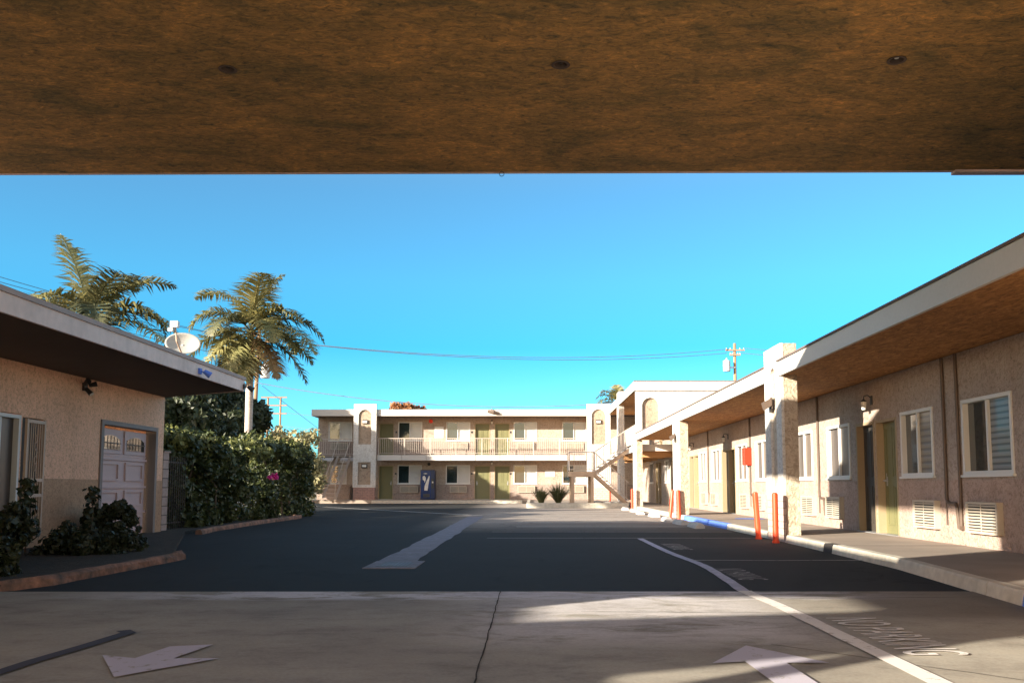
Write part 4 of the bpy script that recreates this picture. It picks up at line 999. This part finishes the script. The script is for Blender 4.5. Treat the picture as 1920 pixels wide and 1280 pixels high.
# boulders
def rock(x,y,r,lab,seed):
    rnd=random.Random(seed); g=MB(); vs=[];fs=[]; n,m_=12,7
    for i in range(m_+1):
        th=PI*i/m_
        for j in range(n):
            ph=2*PI*j/n; k=r*(1+rnd.uniform(-.13,.13)); vs.append((x+k*1.5*math.sin(th)*math.cos(ph),y+k*math.sin(th)*math.sin(ph),.18+r*.45+k*.62*math.cos(th)))
    for i in range(m_):
        for j in range(n): fs.append((i*n+j,(i+1)*n+j,(i+1)*n+(j+1)%n,i*n+(j+1)%n))
    g.add(vs,fs); g.origin=Vector((x,y,.18)); o=g.build('boulder',M['rock']); tag(o,lab,'rock','pale boulders under the stairs')
rock(3.15,44.0,.17,'pale boulder just right of the stair post',1); rock(3.62,43.8,.15,'low pale boulder in the middle under the stairs',2); rock(4.02,44.1,.13,'smallest pale boulder near the foot of the stairs',3)

# palms
def palm(name,lab,base,hc,R_,fronds,seed,tr=.17,shaft=True,mats=('palmleaf','palmleaf2'),dead=(),n=64,sheath=True):
    rnd=random.Random(seed); t=thing(name,lab,'palm tree',base); b=Vector(base); c=b+Vector((0,0,hc))
    g=MB(); pts=[b.lerp(c,i/12) for i in range(13)]; g.tube(pts,[tr*(1.25-.35*min(1,i/4)) if i<9 else tr*(.9-.1*(i-8)) for i in range(13)],14); g.build('trunk',M['trunkw'],t,smooth=True)
    if sheath:
        g=MB(); g.tube([c-Vector((0,0,1.5)),c-Vector((0,0,1.2)),c-Vector((0,0,.3)),c+Vector((0,0,.2))],[tr*.98,tr*1.2,tr*.95,tr*.35],12); g.build('crownshaft',M['palmleaf'],t,smooth=True)
    for fi,(az,el,L,droop) in enumerate(fronds):
        L*=1.2 if sheath else 1.0
        g=MB(); a=R(az); d=Vector((math.cos(a),math.sin(a),0)); e=R(el)
        K=16; P=[]; p=c.copy(); ang=e
        for i in range(K+1):
            P.append(p.copy()); ang=e-droop*(i/K)**1.25; p=p+(d*math.cos(ang)+Vector((0,0,1))*math.sin(ang))*(L/K)
        g.tube(P,[.030*(1-i/(K+1))+.005 for i in range(K+1)],5)
        for i in range(n*1):
            f=.16+.84*i/(n-1); q=f*K; k=min(int(q),K-1); pp=P[k].lerp(P[k+1],q-k); tan=(P[k+1]-P[k]).normalized()
            side=d.cross(Vector((0,0,1))).normalized(); nor=side.cross(tan).normalized()
            LL=R_*.36*math.sin(PI*min(1,(f*.88+.14)))**.6*rnd.uniform(.85,1.12)
            for s_ in (-1,1):
                for _ in range(1):
                    out=(side*s_*1.0+tan*rnd.uniform(.35,.6)+nor*rnd.uniform(-.15,.4)).normalized()
                    w=tan*.030; tipd=(out+Vector((0,0,-1))*rnd.uniform(.25,.75)).normalized()
                    m1=pp+out*LL*.5; m2=m1+tipd*LL*.5
                    g.add([pp-w,pp+w,m1+w*1.1,m1-w*1.1,m2],[(0,1,2,3),(3,2,4)])
        fo=g.build('frond',M['palmdead' if fi in dead else (mats[0] if rnd.random()<.6 else mats[1])],t)
        if fi in dead: fo['label']='dead brown frond'
    g=MB()
    for k in range(26):
        a=rnd.uniform(0,2*PI); d=Vector((math.cos(a),math.sin(a),0)); L=rnd.uniform(.5,1.1); q=c-Vector((0,0,rnd.uniform(.0,.5)))
        g.tube([q,q+d*L*.4+Vector((0,0,-.05)),q+d*L*.55+Vector((0,0,-L*.8))],[.02,.012,.006],4)
    g.build('hanging_stalks',M['bark'],t)
# azimuth 0=right(+X), 90=away, 180=left, 270=toward camera
palm('palm_tree','tall palm with pale trunk standing right behind the hedge',(-11.6,37,0),7.35,3.1,
 [(175,78,2.9,2.1),(200,52,2.6,2.4),(20,86,2.5,1.0),(300,80,2.6,1.4),(350,60,2.3,2.2),(10,38,3.0,2.0),(340,15,3.1,1.5),(0,-20,2.8,1.0),(185,8,2.6,1.5),(215,-20,2.3,1.1),(270,-45,2.3,.7),(100,60,2.4,2.0),(60,30,2.6,1.9),(140,25,2.6,1.7),(240,40,2.2,2.3),(310,35,2.4,2.3),(30,5,2.6,1.3),(330,-35,2.2,.8),(250,-30,2.0,1.0),(20,-45,1.9,.6),(190,-40,2.0,.7),(280,-62,1.9,.3),(160,-55,1.8,.4)],51,dead=(21,20,17))
palm('palm_tree','palm whose crown alone shows above the tan building roof',(-15.3,31,0),6.75,3.1,
 [(165,74,2.9,.35),(30,62,2.9,1.5),(180,38,3.2,2.2),(200,22,3.0,2.2),(150,50,2.6,2.0),(70,75,2.5,1.8),(330,72,2.6,2.0),(10,40,2.7,2.3),(5,22,3.2,1.7),(350,5,3.1,1.2),(300,30,2.6,2.0),(260,20,2.3,2.0),(240,50,2.3,2.2),(100,30,2.6,1.8),(120,15,2.5,1.6),(190,0,2.3,1.4),(320,-20,2.4,1.2),(220,-15,2.2,1.2),(280,5,2.2,1.4),(340,-25,2.0,.9),(205,-35,2.0,.7)],52,dead=(18,20))
palm('palm_tree','small distant palm showing above the two-storey wing roof',(6.8,72,0),7.6,2.6,
 [(180,60,2.2,2.2),(165,75,2.0,1.9),(10,50,2.3,2.0),(0,30,2.2,1.8),(90,85,1.6,.4),(200,30,2.4,1.9),(340,55,2.1,2.3),(190,10,2.4,1.3),(270,70,1.8,1.6)],53,tr=.2,n=30,sheath=False)

# ================================================================== POLES AND WIRES
def pole(x,y,h,lab,r=.15,cross=(),trans=None,lean=0):
    t=thing('utility_pole',lab,'utility pole',(x,y,0)); g=MB(); g.tube([(x,y,0),(x+lean*.5,y,h*.5),(x+lean,y,h)],[r,r*.85,r*.68],12); g.build('pole',M['wood'],t,smooth=True)
    for z,L,th in cross:
        g=MB(); g.box(x+lean-L/2,x+lean+L/2,y-.22,y-.12,z-.06,z+.06); ca=g.build('crossarm',M['wood'],t)
        for k in (-.45,-.25,.25,.45):
            g=MB(); g.lathe((x+lean+L*k,y-.17,z+.061),[(.03,0),(.05,.06),(.03,.08),(.045,.12),(.0,.15)],8); g.build('insulator',M['transf'],ca)
    if trans:
        dx,z=trans; g=MB(); g.lathe((x+lean+dx,y-.3,z),[(0,0),(.27,0),(.3,.03),(.3,.85),(.24,.92),(0,.93)],18); g.lathe((x+lean+dx,y-.3,z+.93),[(.05,0),(.07,.1),(.04,.2),(.0,.22)],8)
        tr_=g.build('transformer',M['transf'],t,smooth=False); g=MB(); g.box(x+lean+min(dx,0),x+lean+max(dx,0),y-.2,y-.12,z+.3,z+.4); g.build('bracket',M['steel'],tr_)
    return t
pole(-18.6,60,11.5,'leaning wooden utility pole with transformer behind the right palm',.16,[(10.6,2.0,0)],(.55,8.15),lean=.35)
pole(16.9,75,12.9,'wooden utility pole with transformer above the one-storey roof',.17,[(12.3,1.6,0),(11.9,.9,0)],(-.75,10.5))
hf=thing('transmission_tower','distant wooden H-frame tower with three crossarms and X brace','transmission tower',(-43,150,0))
for x in (-43.9,-41.8):
    g=MB(); g.tube([(x,150,0),(x,150,15.8)],[.2,.14],10); g.build('pole',M['wood'],hf)
for z in (15.7,14.35,13.0):
    g=MB(); g.box(-45.0,-40.7,149.75,149.84,z-.1,z+.1); g.build('crossarm',M['wood'],hf)
g=MB(); g.tube([(-43.9,149.8,10.9),(-41.8,149.8,9.0)],.07,6); g.tube([(-43.9,149.7,9.0),(-41.8,149.7,10.9)],.07,6); g.build('cross_brace',M['wood'],hf)
g=MB(); g.box(-46.0,-44.1,149.6,150,11.0,11.4); g.build('equipment_arm',M['pipe'],hf)
def wire(a,b,sag,lab,r=.02,n=22,group=None):
    a=Vector(a);b=Vector(b); g=MB(); P=[]
    for i in range(n+1):
        t=i/n; p=a.lerp(b,t); p.z-=sag*4*t*(1-t); P.append(p)
    g.tube(P,r,5); g.origin=a.copy(); tag(g.build('overhead_wire',M['wire']),lab,'wire',group)
PL=(-18.25,59.8); 
wire((-29,33,11.7),(PL[0]-.8,59.8,10.7),.4,'uppermost of the three wires at top left running into the near palm crown',.017)
wire((-28.8,33,11.35),(PL[0]-.2,59.8,10.65),.5,'middle one of the three wires at top left above the near palm',.017)
wire((-28.4,33,10.55),(PL[0],59.7,9.2),.3,'lowest of the three wires at top left, crossing to the pole',.017)
wire((PL[0]+.6,59.8,10.75),(16.4,74.8,12.4),.95,'upper long wire between the two transformer poles',.024)
wire((PL[0]+.9,59.8,10.7),(16.2,74.8,12.05),.9,'lower long wire between the two transformer poles',.024)
wire((PL[0],59.8,7.85),(8.6,61.6,6.95),1.0,'single low wire sagging across the sky over the far building',.026)
wire((17.6,75,12.5),(48,80,12.7),.5,'upper wire leaving the right pole towards the right',.022)
wire((17.3,75,12.1),(48,80,11.9),.5,'lower wire leaving the right pole towards the right',.022)
wire((-18.2,60,5.6),(-42.5,149,12.9),.8,'thin wire from the leaning pole to the tower crossarm',.02)
wire((-40.8,149.7,13.1),(-8,150,11.6),.6,'wire from the tower running behind the far building',.03)
wire((-41,149.7,10.9),(-8,150,9.0),.6,'lower wire from the tower running behind the far building',.03)
wire((-45,149.7,13.2),(-75,130,12.5),.8,'wire from the tower going left behind the dark trees',.03)
wire((-45,149.7,11.2),(-75,130,9.0),.8,'lower wire from the tower going left behind the dark trees',.03)
wire((-18.0,60,7.7),(-13.3,90,1.0),.1,'guy wire slanting down right from the leaning pole',.016)
wire((-18.3,59.8,7.9),(-26,58,4.0),.2,'service wire slanting down left from the leaning pole',.016)

# ================================================================== CAMERA, LIGHT, RENDER
cam=bpy.data.cameras.new('camera'); co=bpy.data.objects.new('camera',cam); COL.objects.link(co); S.camera=co
co.location=(0,0,1.03); p_=R(5.25); co.rotation_euler=(R(90)+p_,0,0)
cam.sensor_width=36; cam.lens=1700/1920*36; cam.shift_x=-(998-960)/1920; cam.shift_y=((911-1700*math.tan(p_))-640)/1920
cam.clip_end=3000; cam.clip_start=.05
sun=bpy.data.lights.new('sun','SUN'); so=bpy.data.objects.new('sun',sun); COL.objects.link(so)
sd=Vector((-1,-.714,.3)).normalized()      # towards the sun
so.rotation_euler=sd.to_track_quat('Z','Y').to_euler(); so.location=(-30,-20,20)
sun.energy=5.0; sun.angle=R(.55); sun.color=(1,.90,.74)
W=bpy.data.worlds.new('World'); S.world=W; W.use_nodes=True; nt=W.node_tree; bg=nt.nodes['Background']
sky=nt.nodes.new('ShaderNodeTexSky'); sky.sky_type='NISHITA'; sky.sun_disc=False; sky.sun_elevation=math.asin(sd.z); sky.sun_rotation=math.atan2(sd.x,sd.y)%(2*PI)
sky.air_density=1.0; sky.dust_density=.4; sky.ozone_density=2.0
tc=nt.nodes.new('ShaderNodeTexCoord'); sp=nt.nodes.new('ShaderNodeSeparateXYZ'); nt.links.new(tc.outputs['Generated'],sp.inputs[0])
rp=ramp(nt,sp.outputs['Z'],[(0.0,(.43,1.18,1.68)),(.10,(.35,1.06,1.55)),(.15,(.20,.91,1.25)),(.22,(.36,1.02,1.28)),(.31,(.52,1.02,1.22)),(.5,(1.3,1.15,.98)),(1,(2.1,1.5,1.05))])
dt_=nt.nodes.new('ShaderNodeVectorMath'); dt_.operation='DOT_PRODUCT'; nt.links.new(tc.outputs['Generated'],dt_.inputs[0]); dt_.inputs[1].default_value=(.10,-.995,0)
mr_=nt.nodes.new('ShaderNodeMapRange'); mr_.interpolation_type='SMOOTHSTEP'; mr_.inputs[1].default_value=.02; mr_.inputs[2].default_value=.6; nt.links.new(dt_.outputs['Value'],mr_.inputs[0])
rp=mixc(nt,mr_.outputs[0],rp,(3.0,2.1,1.6))
mxx=mixc(nt,1.0,sky.outputs[0],rp,'MULTIPLY')
nt.links.new(mxx,bg.inputs['Color']); bg.inputs['Strength'].default_value=.065
S.render.engine='CYCLES'
S.cycles.max_bounces=8; S.cycles.diffuse_bounces=5; S.cycles.use_denoising=True
S.view_settings.view_transform='Standard'; S.view_settings.look='None'; S.view_settings.exposure=1.7; S.view_settings.gamma=1
